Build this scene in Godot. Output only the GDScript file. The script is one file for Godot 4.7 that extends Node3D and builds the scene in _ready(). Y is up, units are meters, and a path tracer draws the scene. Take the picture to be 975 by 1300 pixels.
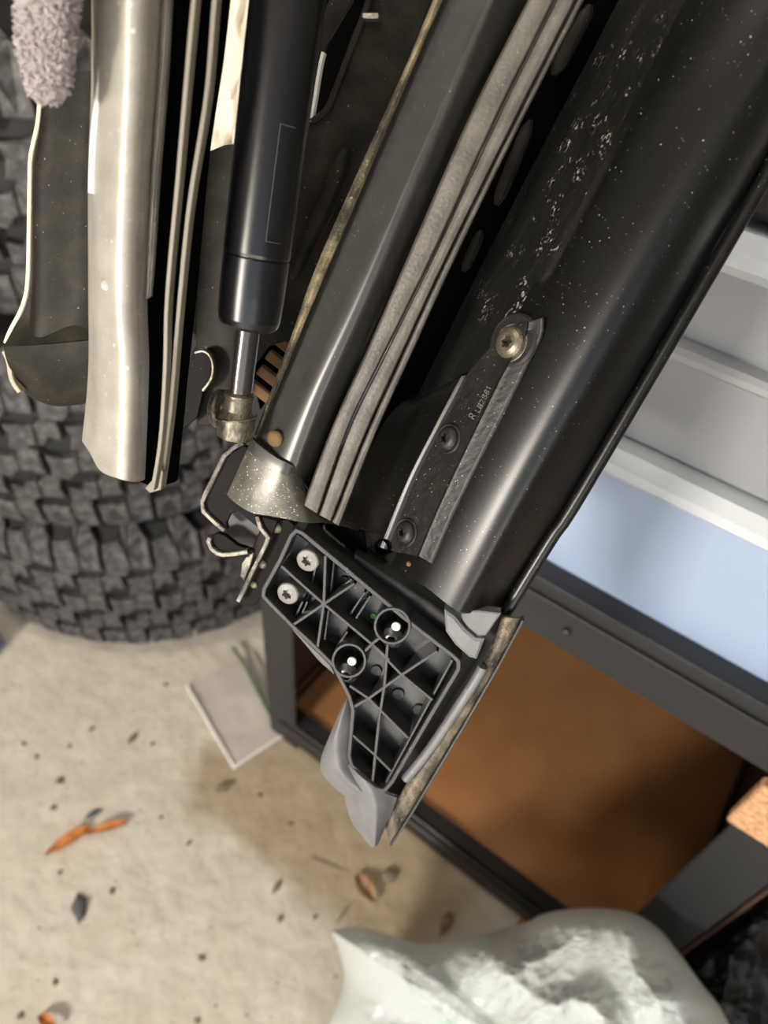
extends Node3D
# A close look down at the lower corner of an opened vehicle hatch, over a garage floor with stacked tyres and a storage rack.
# Metres, y up. Camera stands at CP; F is its focal length in pixels of the 975 x 1300 frame.

const F := 950.0
const CH := 1.15
var CP := Vector3(0, CH, 0)
var CB := Basis(Vector3(0.99487167, 0.06975041, -0.07324786), Vector3(-0.10114529, 0.68606963, -0.72047075), Vector3(0, 0.72418461, 0.68960616))
var NB := Vector3.ZERO            # towards-the-viewer normal of the hatch corner's main plane
var rng := RandomNumberGenerator.new()
var names := {}
var M := {}
# rack frame: p0 is the foot of the near post, EX along the front, EZ into the rack
var R0 := Vector3.ZERO
var EX := Vector3(0.84729066, 0, 0.53112949)
var EZ := Vector3(0.53112949, 0, -0.84729066)

# ---------------------------------------------------------------- places
func P(x: float, y: float, d: float) -> Vector3:
	return CP + CB * Vector3((x - 487.5) / F * d, -(y - 650.0) / F * d, -d)

func D(x: float, y: float) -> float:      # depth of the hatch corner's main plane
	return 1.0 / (0.001305 * ((x + 588.0) * 0.44 + (2833.0 - y) * 0.898))

func A(x: float, y: float, o := 0.0) -> Vector3:
	return P(x, y, D(x, y) - o)

func AV(v: Vector3) -> Vector3:
	return A(v.x, v.y, v.z)

func G(x: float, y: float, h := 0.0) -> Vector3:   # point of the floor (or of a level h above it)
	var r := CB * Vector3((x - 487.5) / F, -(y - 650.0) / F, -1.0)
	return CP + r * ((h - CH) / r.y)

func RK(x: float, y: float, z: float) -> Vector3:  # rack coordinates
	return R0 + EX * x + EZ * z + Vector3(0, y, 0)

# ---------------------------------------------------------------- mesh builder
class MB:
	var v := PackedVector3Array()
	var n := PackedVector3Array()
	var u := PackedVector2Array()
	var c := PackedColorArray()
	func tri(a: Vector3, b: Vector3, d: Vector3, na: Vector3, nb: Vector3, nd: Vector3, ua := Vector2.ZERO, ub := Vector2.ZERO, ud := Vector2.ZERO) -> void:
		var g := (b - a).cross(d - a)
		if g.length_squared() < 1e-20:
			return
		if g.dot(na + nb + nd) > 0.0:
			v.append_array([a, d, b]); n.append_array([na, nd, nb]); u.append_array([ua, ud, ub])
		else:
			v.append_array([a, b, d]); n.append_array([na, nb, nd]); u.append_array([ua, ub, ud])
	func flat(a: Vector3, b: Vector3, d: Vector3, out: Vector3) -> void:
		var g := (b - a).cross(d - a)
		if g.length_squared() < 1e-20:
			return
		g = g.normalized()
		if g.dot(out) < 0.0:
			g = -g
		var k := Vector3(absf(g.x), absf(g.y), absf(g.z))
		var f := func(p: Vector3) -> Vector2:
			return Vector2(p.y, p.z) * 10.0 if k.x > k.y and k.x > k.z else (Vector2(p.x, p.z) * 10.0 if k.y > k.z else Vector2(p.x, p.y) * 10.0)
		tri(a, b, d, g, g, g, f.call(a), f.call(b), f.call(d))
	func quad(a: Vector3, b: Vector3, d: Vector3, e: Vector3, out: Vector3) -> void:
		flat(a, b, d, out); flat(a, d, e, out)
	# a smooth grid; rows of equal length; normals turned to the side of `out` (or away from `centre` rows when wrap)
	func grid(rows: Array, out: Vector3, wrap := false, flip := 1.0) -> void:
		var h := rows.size()
		var w: int = rows[0].size()
		var nn := []
		for i in h:
			var line := PackedVector3Array()
			for j in w:
				var jl := (j - 1 + w) % w if wrap else maxi(j - 1, 0)
				var jr := (j + 1) % w if wrap else mini(j + 1, w - 1)
				var du: Vector3 = rows[i][jr] - rows[i][jl]
				var dv: Vector3 = rows[mini(i + 1, h - 1)][j] - rows[maxi(i - 1, 0)][j]
				if du.length_squared() < 1e-16:
					var i2 := clampi(i, 1, h - 2)
					du = rows[i2][jr] - rows[i2][jl]
				var g := du.cross(dv).normalized() * flip
				if out != Vector3.ZERO and g.dot(out) < 0.0:
					g = -g
				line.append(g)
			nn.append(line)
		var uv := []
		var vv := 0.0
		for i in h:
			var line := PackedVector2Array()
			var uu := 0.0
			if i > 0:
				vv += (rows[i][w / 2] - rows[i - 1][w / 2]).length()
			for j in w + (1 if wrap else 0):
				if j > 0:
					uu += (rows[h / 2][j % w] - rows[h / 2][j - 1]).length()
				line.append(Vector2(uu, vv) * 10.0)
			uv.append(line)
		for i in h - 1:
			for j in (w if wrap else w - 1):
				var k := (j + 1) % w
				tri(rows[i][j], rows[i][k], rows[i + 1][k], nn[i][j], nn[i][k], nn[i + 1][k], uv[i][j], uv[i][j + 1], uv[i + 1][j + 1])
				tri(rows[i][j], rows[i + 1][k], rows[i + 1][j], nn[i][j], nn[i + 1][k], nn[i + 1][j], uv[i][j], uv[i + 1][j + 1], uv[i + 1][j])
	func mesh(m: Material) -> ArrayMesh:
		var arr := []
		arr.resize(Mesh.ARRAY_MAX)
		arr[Mesh.ARRAY_VERTEX] = v
		arr[Mesh.ARRAY_NORMAL] = n
		arr[Mesh.ARRAY_TEX_UV] = u
		if c.size() == v.size() and c.size() > 0:
			arr[Mesh.ARRAY_COLOR] = c
		var am := ArrayMesh.new()
		am.add_surface_from_arrays(Mesh.PRIMITIVE_TRIANGLES, arr)
		am.surface_set_material(0, m)
		return am

# ---------------------------------------------------------------- objects
func numbered(called: String) -> String:
	if not names.has(called):
		names[called] = 0
		return called
	names[called] += 1
	return "%s_%03d" % [called, names[called]]

func tag(o: Node, label := "", category := "", group := "", kind := "") -> Node:
	if label: o.set_meta("label", label)
	if category: o.set_meta("category", category)
	if group: o.set_meta("group", group)
	if kind: o.set_meta("kind", kind)
	return o

func thing(called: String, label: String, category: String, at: Vector3, group := "") -> Node3D:
	var o := Node3D.new()
	o.name = numbered(called)
	add_child(o)
	o.position = at
	tag(o, label, category, group)
	return o

# vertices are given in the world; they are moved to the parent's own place
func put(called: String, b: MB, m: Material, parent: Node3D = self, label := "") -> MeshInstance3D:
	var o := MeshInstance3D.new()
	if parent == self:
		o.name = numbered(called)
		var lo := b.v[0]
		var hi := b.v[0]
		for p in b.v:
			lo = lo.min(p); hi = hi.max(p)
		var at := Vector3((lo.x + hi.x) / 2, lo.y, (lo.z + hi.z) / 2)
		for i in b.v.size():
			b.v[i] -= at
		o.position = at
	else:
		o.name = called
		var inv := to_self(parent).affine_inverse()
		for i in b.v.size():
			b.v[i] = inv * b.v[i]
			b.n[i] = (inv.basis * b.n[i]).normalized()
	o.mesh = b.mesh(m)
	o.cast_shadow = GeometryInstance3D.SHADOW_CASTING_SETTING_ON
	parent.add_child(o, true)
	if label: o.set_meta("label", label)
	return o

func to_self(n: Node3D) -> Transform3D:
	var t := Transform3D.IDENTITY
	var k: Node = n
	while k != self:
		t = (k as Node3D).transform * t
		k = k.get_parent()
	return t

# ---------------------------------------------------------------- curves
func ext(line: Array, y := -110.0) -> Array:   # goes on past the frame's top in its last direction
	var a = line[line.size() - 2]
	var b = line[line.size() - 1]
	if b.y <= y:
		return line
	var t: float = (y - b.y) / (b.y - a.y)
	var r := line.duplicate()
	r.append(b + (b - a) * t)
	return r

func cr(a: Vector3, b: Vector3, c: Vector3, d: Vector3, t: float) -> Vector3:
	return 0.5 * ((2.0 * b) + (c - a) * t + (2.0 * a - 5.0 * b + 4.0 * c - d) * t * t + (3.0 * b - a - 3.0 * c + d) * t * t * t)

func resample(line: Array, n: int, smooth := true) -> Array:
	var acc := [0.0]
	for i in range(1, line.size()):
		acc.append(acc[i - 1] + Vector2(line[i].x - line[i - 1].x, line[i].y - line[i - 1].y).length() + absf(line[i].z - line[i - 1].z) * 0.01 + 1e-6)
	var out := []
	var total: float = acc[acc.size() - 1]
	var k := 0
	for j in n:
		var s := total * j / float(n - 1)
		while k < line.size() - 2 and acc[k + 1] < s:
			k += 1
		var t: float = clampf((s - acc[k]) / (acc[k + 1] - acc[k]), 0, 1)
		if smooth:
			out.append(cr(line[maxi(k - 1, 0)], line[k], line[k + 1], line[mini(k + 2, line.size() - 1)], t))
		else:
			out.append(line[k].lerp(line[k + 1], t))
	return out

func line(xy: Array, o: float) -> Array:     # [x, y, x, y ...] with one offset
	var r := []
	for i in range(0, xy.size(), 2):
		r.append(Vector3(xy[i], xy[i + 1], o))
	return r

# lines across a strip -> grid of pixel+offset points
func cross_grid(lines: Array, nlen: int, sub: int, smooth := true) -> Array:
	var rs := []
	for l in lines:
		rs.append(resample(l, nlen))
	var rows := []
	for i in nlen:
		var row := []
		for k in rs.size() - 1:
			for s in sub:
				var t := s / float(sub)
				if smooth:
					row.append(cr(rs[maxi(k - 1, 0)][i], rs[k][i], rs[k + 1][i], rs[mini(k + 2, rs.size() - 1)][i], t))
				else:
					row.append(rs[k][i].lerp(rs[k + 1][i], t))
		row.append(rs[rs.size() - 1][i])
		rows.append(row)
	return rows

# a solid sheet: front through the grid, back set off by `back`
func sheet(b: MB, rows: Array, back: Vector3) -> void:
	var h := rows.size()
	var w: int = rows[0].size()
	var rear := []
	for r in rows:
		var q := []
		for p in r:
			q.append(p + back)
		rear.append(q)
	b.grid(rows, -back)
	b.grid(rear, back)
	var mid: Vector3 = rows[h / 2][w / 2]
	for i in h - 1:
		for j in [0, w - 1]:
			b.quad(rows[i][j], rows[i + 1][j], rear[i + 1][j], rear[i][j], rows[i][j] - rows[i][w / 2])
	for j in w - 1:
		for i in [0, h - 1]:
			b.quad(rows[i][j], rows[i][j + 1], rear[i][j + 1], rear[i][j], rows[i][j] - rows[h / 2][j])

func world_rows(rows: Array) -> Array:
	var out := []
	for r in rows:
		var q := []
		for p in r:
			q.append(AV(p))
		out.append(q)
	return out

func strip(lines: Array, nlen: int, sub: int, thick: float, smooth := true) -> MB:
	var b := MB.new()
	sheet(b, world_rows(cross_grid(lines, nlen, sub, smooth)), -NB * thick)
	return b

# polygon (pixels) at an offset, extruded along `back`, front edge chamfered by `bev` pixels
func plate(b: MB, xy: Array, o: float, back: Vector3, bev := 1.2, bulge := 0.0) -> void:
	var p := PackedVector2Array()
	for i in range(0, xy.size(), 2):
		p.append(Vector2(xy[i], xy[i + 1]))
	if not Geometry2D.is_polygon_clockwise(p):
		p.reverse()
	var n := p.size()
	var ins := PackedVector2Array()
	for i in n:
		var e1 := (p[i] - p[(i - 1 + n) % n]).normalized()
		var e2 := (p[(i + 1) % n] - p[i]).normalized()
		var m := Vector2(-e1.y - e2.y, e1.x + e2.x)
		var k := m.length()
		m = m / maxf(k, 0.01)
		ins.append(p[i] - m * bev * minf(1.0 / maxf(k * 0.5, 0.45), 2.0))
	if Geometry2D.is_polygon_clockwise(p):
		var test := ins[0] - p[0]
		if not Geometry2D.is_point_in_polygon(p[0] + test * 0.2, p) :
			for i in n:
				ins[i] = 2.0 * p[i] - ins[i]
	var f := []
	var e := []
	var r := []
	for i in n:
		var oo := o
		f.append(A(ins[i].x, ins[i].y, oo))
		e.append(A(p[i].x, p[i].y, oo) - NB * bev * 0.0002)
		r.append(A(p[i].x, p[i].y, oo) + back)
	var idx := Geometry2D.triangulate_polygon(ins)
	for i in range(0, idx.size(), 3):
		b.flat(f[idx[i]], f[idx[i + 1]], f[idx[i + 2]], NB)
		b.flat(r[idx[i]], r[idx[i + 1]], r[idx[i + 2]], -NB)
	var c := Vector2.ZERO
	for q in p:
		c += q / n
	for i in n:
		var k := (i + 1) % n
		var nd := (p[k] - p[i]).normalized()
		var outp := Vector2(nd.y, -nd.x)
		if Geometry2D.is_point_in_polygon((p[i] + p[k]) * 0.5 + outp * 0.3, p):
			outp = -outp
		var ow := CB * Vector3(outp.x, -outp.y, 0)
		b.quad(f[i], f[k], e[k], e[i], ow + NB)
		b.quad(e[i], e[k], r[k], r[i], ow)

# a wall of given half width swept along points, rounded on top, going down by depth along -n
func ridge(b: MB, pts: Array, hw: float, depth: float, n: Vector3, closed := false) -> void:
	var prof := [Vector2(-1, -1), Vector2(-1, -0.055), Vector2(-0.86, -0.016), Vector2(-0.6, 0), Vector2(0.6, 0), Vector2(0.86, -0.016), Vector2(1, -0.055), Vector2(1, -1)]
	var rows := []
	var m := pts.size()
	for i in m:
		var a: Vector3 = pts[(i - 1 + m) % m] if closed else pts[maxi(i - 1, 0)]
		var c: Vector3 = pts[(i + 1) % m] if closed else pts[mini(i + 1, m - 1)]
		var t1: Vector3 = (pts[i] - a).normalized()
		var t2: Vector3 = (c - pts[i]).normalized()
		if t1 == Vector3.ZERO: t1 = t2
		if t2 == Vector3.ZERO: t2 = t1
		var t := (t1 + t2).normalized()
		var side := t.cross(n).normalized()
		var k := 1.0 / maxf(t.dot(t1), 0.5)
		var row := []
		for q in prof:
			row.append(pts[i] + side * q.x * hw * k + n * (q.y * depth if q.y <= -0.5 else q.y * hw * 10.0))
		rows.append(row)
	if closed:
		rows.append(rows[0])
	for i in rows.size() - 1:
		for j in prof.size() - 1:
			var mid: Vector3 = (pts[i] + pts[(i + 1) % m]) * 0.5 - n * depth * 0.5
			b.quad(rows[i][j], rows[i][j + 1], rows[i + 1][j + 1], rows[i + 1][j], ((rows[i][j] + rows[i + 1][j + 1]) * 0.5 - mid) * 1.0 + (n * 10.0 if j in [2, 3, 4] else Vector3.ZERO))
	if not closed:
		for e in [0, rows.size() - 1]:
			var out: Vector3 = pts[e] - pts[m / 2] if m > 2 else pts[e] - pts[1 - (1 if e else 0)]
			for j in range(1, prof.size() - 1):
				b.flat(rows[e][0], rows[e][j], rows[e][j + 1], out)

func tube(b: MB, pts: Array, rad, sides := 14, caps := true) -> void:
	var rows := []
	var m := pts.size()
	var up := NB
	for i in m:
		var t: Vector3 = (pts[mini(i + 1, m - 1)] - pts[maxi(i - 1, 0)]).normalized()
		if absf(t.dot(up)) > 0.95:
			up = CB.x
		var s := t.cross(up).normalized()
		var w := s.cross(t)
		var r: float = rad if rad is float else rad[i]
		var row := []
		for k in sides:
			var a := TAU * k / sides
			row.append(pts[i] + (s * cos(a) + w * sin(a)) * r)
		rows.append(row)
	add_round(b, rows, pts)
	if caps:
		for e in [0, m - 1]:
			var out: Vector3 = pts[e] - pts[1 if e == 0 else m - 2]
			for k in sides:
				b.flat(pts[e], rows[e][k], rows[e][(k + 1) % sides], out)

# closed rings round centres: normals point away from the centres
func add_round(b: MB, rows: Array, cs: Array) -> void:
	var k0: Vector3 = rows[rows.size() / 2][0]
	var i0: int = rows.size() / 2
	var w: int = rows[0].size()
	var du: Vector3 = rows[i0][1] - rows[i0][w - 1]
	var dv: Vector3 = rows[mini(i0 + 1, rows.size() - 1)][0] - rows[maxi(i0 - 1, 0)][0]
	var flip := 1.0 if du.cross(dv).dot(k0 - cs[i0]) > 0 else -1.0
	b.grid(rows, Vector3.ZERO, true, flip)

# turned shape: profile of (radius, height) from a base along an axis; star > 0 gives six lobes to that ring
func lathe(b: MB, at: Vector3, axis: Vector3, prof: Array, sides := 28, lobes := []) -> void:
	axis = axis.normalized()
	var s := axis.cross(Vector3(0.31, 0.87, 0.4)).normalized()
	var w := s.cross(axis)
	for i in prof.size() - 1:
		var two := []
		for e in [0, 1]:
			var row := []
			var q: Vector2 = prof[i + e]
			var st: float = lobes[i + e] if lobes.size() else 0.0
			for k in sides:
				var a := TAU * k / sides
				var r := q.x * (1.0 + st * cos(6.0 * a))
				row.append(at + axis * q.y + (s * cos(a) + w * sin(a)) * r)
			two.append(row)
		var d: Vector2 = prof[i + 1] - prof[i]
		var pn := Vector2(d.y, -d.x).normalized()      # outward for a profile that climbs on the outside
		for k in sides:
			var j := (k + 1) % sides
			var a0 := TAU * k / sides
			var a1 := TAU * (k + 1) / sides
			var n0 := ((s * cos(a0) + w * sin(a0)) * pn.x + axis * pn.y).normalized()
			var n1 := ((s * cos(a1) + w * sin(a1)) * pn.x + axis * pn.y).normalized()
			b.tri(two[0][k], two[0][j], two[1][j], n0, n1, n1, Vector2(k, i) * 0.2, Vector2(k + 1, i) * 0.2, Vector2(k + 1, i + 1) * 0.2)
			b.tri(two[0][k], two[1][j], two[1][k], n0, n1, n0, Vector2(k, i) * 0.2, Vector2(k + 1, i + 1) * 0.2, Vector2(k, i + 1) * 0.2)

# box with chamfered edges in an own frame
func box(b: MB, c: Vector3, x: Vector3, y: Vector3, z: Vector3, ch := 0.002) -> void:
	var ax := [x, y, z]
	for a in 3:
		for s in [-1.0, 1.0]:
			var n: Vector3 = ax[a].normalized() * s
			var u: Vector3 = ax[(a + 1) % 3]
			var w: Vector3 = ax[(a + 2) % 3]
			var uu := u.normalized() * (u.length() - ch)
			var ww := w.normalized() * (w.length() - ch)
			var o: Vector3 = c + ax[a] * s
			b.quad(o + uu + ww, o - uu + ww, o - uu - ww, o + uu - ww, n)
			for t in [-1.0, 1.0]:      # edge between this face and the +-u face
				var n2: Vector3 = u.normalized() * t
				var e1: Vector3 = o + uu * t
				var e2: Vector3 = c + u * t + ax[a].normalized() * s * (ax[a].length() - ch)
				b.quad(e1 + ww, e1 - ww, e2 - ww, e2 + ww, n + n2)
	for sx in [-1.0, 1.0]:
		for sy in [-1.0, 1.0]:
			for sz in [-1.0, 1.0]:
				var xx: Vector3 = x.normalized() * ch * sx
				var yy: Vector3 = y.normalized() * ch * sy
				var zz: Vector3 = z.normalized() * ch * sz
				var k: Vector3 = c + x * sx + y * sy + z * sz
				b.flat(k - yy - zz, k - xx - zz, k - xx - yy, xx + yy + zz)

# ---------------------------------------------------------------- materials
func mat(col: Color, rough := 0.5, metal := 0.0) -> StandardMaterial3D:
	var m := StandardMaterial3D.new()
	m.albedo_color = col
	m.roughness = rough
	m.metallic = metal
	return m

func c8(r: int, g: int, b: int) -> Color:
	return Color8(r, g, b)

# base colour with specks of dust: amount specks of up to size px on a picture of side px
func speckle(base: Color, dust: Color, amount: int, side := 1024, size := 2.2, seed_ := 1, grain := 0.06) -> ImageTexture:
	var im := Image.create(side, side, true, Image.FORMAT_RGB8)
	var r := RandomNumberGenerator.new()
	r.seed = seed_
	var noise := FastNoiseLite.new()
	noise.seed = seed_
	noise.frequency = 0.01
	noise.fractal_octaves = 4
	for y in range(0, side, 2):
		for x in range(0, side, 2):
			var k := 1.0 + grain * 2.0 * noise.get_noise_2d(x, y) + grain * r.randf_range(-0.5, 0.5)
			im.fill_rect(Rect2i(x, y, 2, 2), Color(base.r * k, base.g * k, base.b * k))
	for i in amount:
		var cx := r.randf() * side
		var cy := r.randf() * side
		var s := pow(r.randf(), 3.0) * size + 0.5
		var st := r.randf_range(0.25, 1.0)
		for yy in range(int(cy - s - 1), int(cy + s + 2)):
			for xx in range(int(cx - s - 1), int(cx + s + 2)):
				var d := Vector2(xx - cx, yy - cy).length()
				var a := clampf(s + 0.5 - d, 0, 1) * st
				if a > 0:
					var px := posmod(xx, side)
					var py := posmod(yy, side)
					im.set_pixel(px, py, im.get_pixel(px, py).lerp(dust, a))
	im.generate_mipmaps()
	return ImageTexture.create_from_image(im)

func noise_tex(f: float, oct: int, normal: bool, strength := 4.0, seed_ := 3, side := 512) -> NoiseTexture2D:
	var t := NoiseTexture2D.new()
	var n := FastNoiseLite.new()
	n.frequency = f
	n.seed = seed_
	n.fractal_octaves = oct
	t.noise = n
	t.width = side
	t.height = side
	t.seamless = true
	t.as_normal_map = normal
	t.bump_strength = strength
	return t

func ramp_tex(f: float, oct: int, cols: Array, seed_ := 5, side := 512) -> NoiseTexture2D:
	var t := noise_tex(f, oct, false, 1.0, seed_, side)
	var g := Gradient.new()
	g.offsets = PackedFloat32Array()
	g.colors = PackedColorArray()
	for i in cols.size():
		g.add_point(i / float(cols.size() - 1), cols[i])
	t.color_ramp = g
	return t

func textured(t: Texture2D, rough: float, metal := 0.0, scale := 1.0) -> StandardMaterial3D:
	var m := mat(Color.WHITE, rough, metal)
	m.albedo_texture = t
	m.uv1_scale = Vector3(scale, scale, 1)
	return m

func bumped(m: StandardMaterial3D, t: Texture2D, s: float) -> StandardMaterial3D:
	m.normal_enabled = true
	m.normal_texture = t
	m.normal_scale = s
	return m

func tri(m: StandardMaterial3D, s: float) -> StandardMaterial3D:
	m.uv1_triplanar = true
	m.uv1_world_triplanar = false
	m.uv1_scale = Vector3(s, s, s)
	return m

func make_materials() -> void:
	var grain := noise_tex(0.05, 4, true, 3.0, 3)
	M.black = textured(speckle(c8(13, 13, 13), c8(190, 188, 180), 1000, 1024, 2.0, 11), 0.32)
	M.rail = textured(speckle(c8(52, 52, 50), c8(170, 165, 150), 500, 1024, 1.8, 12), 0.31)
	M.bracket = textured(speckle(c8(20, 19, 18), c8(185, 178, 160), 1500, 1024, 2.6, 13, 0.2), 0.5)
	bumped(M.bracket, noise_tex(0.03, 4, true, 4.0, 4), 0.35)
	M.residue = textured(residue_tex(), 0.4)
	M.residue.uv1_scale = Vector3(2.4, 0.36, 1)
	bumped(M.residue, noise_tex(0.02, 4, true, 5.0, 5), 0.4)
	M.rubber = textured(speckle(c8(80, 77, 71), c8(160, 155, 140), 500, 512, 1.3, 14, 0.12), 0.5)
	bumped(M.rubber, noise_tex(0.09, 3, true, 3.0, 6), 0.25)
	M.dirt = textured(speckle(c8(82, 76, 58), c8(160, 148, 112), 2600, 512, 1.8, 15, 0.5), 0.85)
	bumped(M.dirt, grain, 1.0)
	M.flake = textured(speckle(c8(82, 80, 72), c8(236, 232, 212), 6000, 1024, 2.2, 16, 0.15), 0.36, 0.2)
	bumped(M.flake, grain, 0.06)
	M.skin = bumped(textured(speckle(c8(104, 105, 107), c8(170, 170, 170), 120, 512, 1.5, 27, 0.06), 0.36), noise_tex(0.03, 3, true, 2.0, 7), 0.08)  # lighter copy of the cap plastic; reflected light put into the colour
	M.plastic = textured(speckle(c8(44, 45, 46), c8(160, 160, 158), 160, 512, 1.5, 17, 0.12), 0.33)
	bumped(M.plastic, noise_tex(0.03, 3, true, 2.0, 7), 0.12)
	M.plastic_rough = textured(speckle(c8(30, 30, 30), c8(90, 88, 84), 300, 512, 1.6, 18, 0.2), 0.6)
	M.dusty = textured(speckle(c8(92, 84, 72), c8(170, 158, 138), 1800, 512, 2.0, 19, 0.5), 0.6)
	bumped(M.dusty, grain, 0.6)
	M.screw = bumped(mat(c8(128, 127, 124), 0.5, 0.35), grain, 0.3)
	M.steel = bumped(mat(c8(150, 148, 142), 0.36, 0.85), grain, 0.25)
	M.dull_steel = bumped(textured(speckle(c8(112, 106, 94), c8(170, 162, 144), 200, 512, 1.8, 20, 0.2), 0.40, 0.7), grain, 0.25)
	M.edge_steel = bumped(textured(speckle(c8(108, 104, 96), c8(210, 204, 190), 700, 512, 1.8, 21, 0.4), 0.5, 0.3), grain, 0.7)
	M.black_metal = textured(speckle(c8(17, 16, 15), c8(120, 116, 106), 260, 512, 1.5, 22, 0.2), 0.6)
	M.black_metal.metallic_specular = 0.25
	M.strut = mat(c8(17, 17, 19), 0.3)
	M.rod = mat(c8(96, 92, 88), 0.26, 0.8)
	M.rust = bumped(mat(c8(96, 72, 40), 0.65), grain, 1.0)
	M.dry = textured(ramp_tex(0.03, 3, [c8(118, 84, 60), c8(160, 122, 92), c8(184, 150, 120)], 37, 128), 0.7)
	M.olive = textured(speckle(c8(32, 30, 24), c8(150, 142, 118), 260, 512, 1.6, 24, 0.3), 0.55)
	M.olive.metallic_specular = 0.3
	M.silver = bumped(textured(speckle(c8(168, 164, 156), c8(210, 206, 198), 300, 512, 3.0, 25, 0.05), 0.42, 0.3), noise_tex(0.01, 2, true, 1.0, 9), 0.1)  # silver base colour stands for reflections on a dark glossy panel
	M.void = mat(c8(5, 5, 5), 0.95)  # near-black: shade of gaps put into the colour; also the seal rubber
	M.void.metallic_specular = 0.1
	M.white = mat(c8(226, 226, 222), 0.4)
	M.green_dot = mat(c8(104, 208, 96), 0.6)
	M.plain_grey = mat(c8(72, 70, 72), 0.5)  # even dark grey plastic
	M.tyre = bumped(textured(speckle(c8(72, 71, 71), c8(110, 107, 103), 700, 512, 1.6, 26, 0.3), 0.62), grain, 0.3)
	M.black.metallic_specular = 0.42
	M.tyre_body = mat(c8(30, 30, 30), 0.7)
	M.rack = mat(c8(30, 31, 33), 0.45)
	M.board = tri(textured(ramp_tex(0.012, 4, [c8(150, 103, 61), c8(156, 109, 66), c8(163, 115, 71)], 31), 0.6), 2.0)
	M.chip = bumped(tri(textured(ramp_tex(0.05, 3, [c8(140, 96, 62), c8(196, 150, 108), c8(222, 184, 146)], 32), 0.75), 6.0), noise_tex(0.08, 3, true, 6.0, 33), 0.8)
	M.brown_card = mat(c8(74, 48, 34), 0.8)
	M.bin_sky_tint = mat(c8(148, 164, 190), 0.35)  # blue of the daylight put into the base colour of the bin
	M.bin_grey = bumped(tri(textured(ramp_tex(0.006, 3, [c8(118, 121, 127), c8(136, 138, 142), c8(152, 153, 154)], 34), 0.38), 1.5), noise_tex(0.006, 2, true, 2.0, 35), 0.2)
	M.bin_lid = mat(c8(186, 191, 196), 0.3)
	M.mint = mat(c8(186, 214, 200), 0.6)
	M.leaf = textured(ramp_tex(0.03, 3, [c8(150, 88, 44), c8(198, 124, 64), c8(218, 152, 92)], 36, 128), 0.7)
	M.crumb = mat(c8(122, 111, 92), 0.9)
	M.lint = mat(c8(92, 95, 95), 0.95)
	M.fleece = mat(c8(172, 163, 164), 0.95)
	M.blackbag = mat(c8(16, 16, 17), 0.34)

# dark paint with clusters of pale scabs that run along the crease
func residue_tex() -> ImageTexture:
	var w := 256
	var h := 1024
	var im := Image.create(w, h, true, Image.FORMAT_RGB8)
	var n := FastNoiseLite.new()
	n.seed = 71
	n.frequency = 0.05
	n.fractal_octaves = 5
	var big := FastNoiseLite.new()
	big.seed = 9
	big.frequency = 0.012
	var r := RandomNumberGenerator.new()
	r.seed = 5
	for y in h:
		for x in w:
			var base := 0.06 + 0.02 * big.get_noise_2d(x * 2.0, y) + r.randf_range(-0.012, 0.012)
			var t := y / float(h)
			var along := smoothstep(0.34, 0.48, t) * (1.0 - smoothstep(0.80, 0.9, t))
			var side := 0.4 + 0.6 * x / float(w)
			var cl := smoothstep(0.02, 0.5, big.get_noise_2d(x * 1.3 + 300.0, y * 1.3)) + 0.12
			var s := smoothstep(0.30, 0.62, n.get_noise_2d(x * 2.2, y * 2.2) * 1.25 + 0.26 * cl * along * side)
			s = maxf(s, 1.0 if r.randf() < 0.0025 else 0.0)
			var k := clampf(base + s * r.randf_range(0.15, 0.7) * clampf(cl * along * side * 1.8, 0.12, 1.0), 0, 1)
			im.set_pixel(x, y, Color(k, k * 0.985, k * 0.95))
	im.generate_mipmaps()
	return ImageTexture.create_from_image(im)

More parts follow.
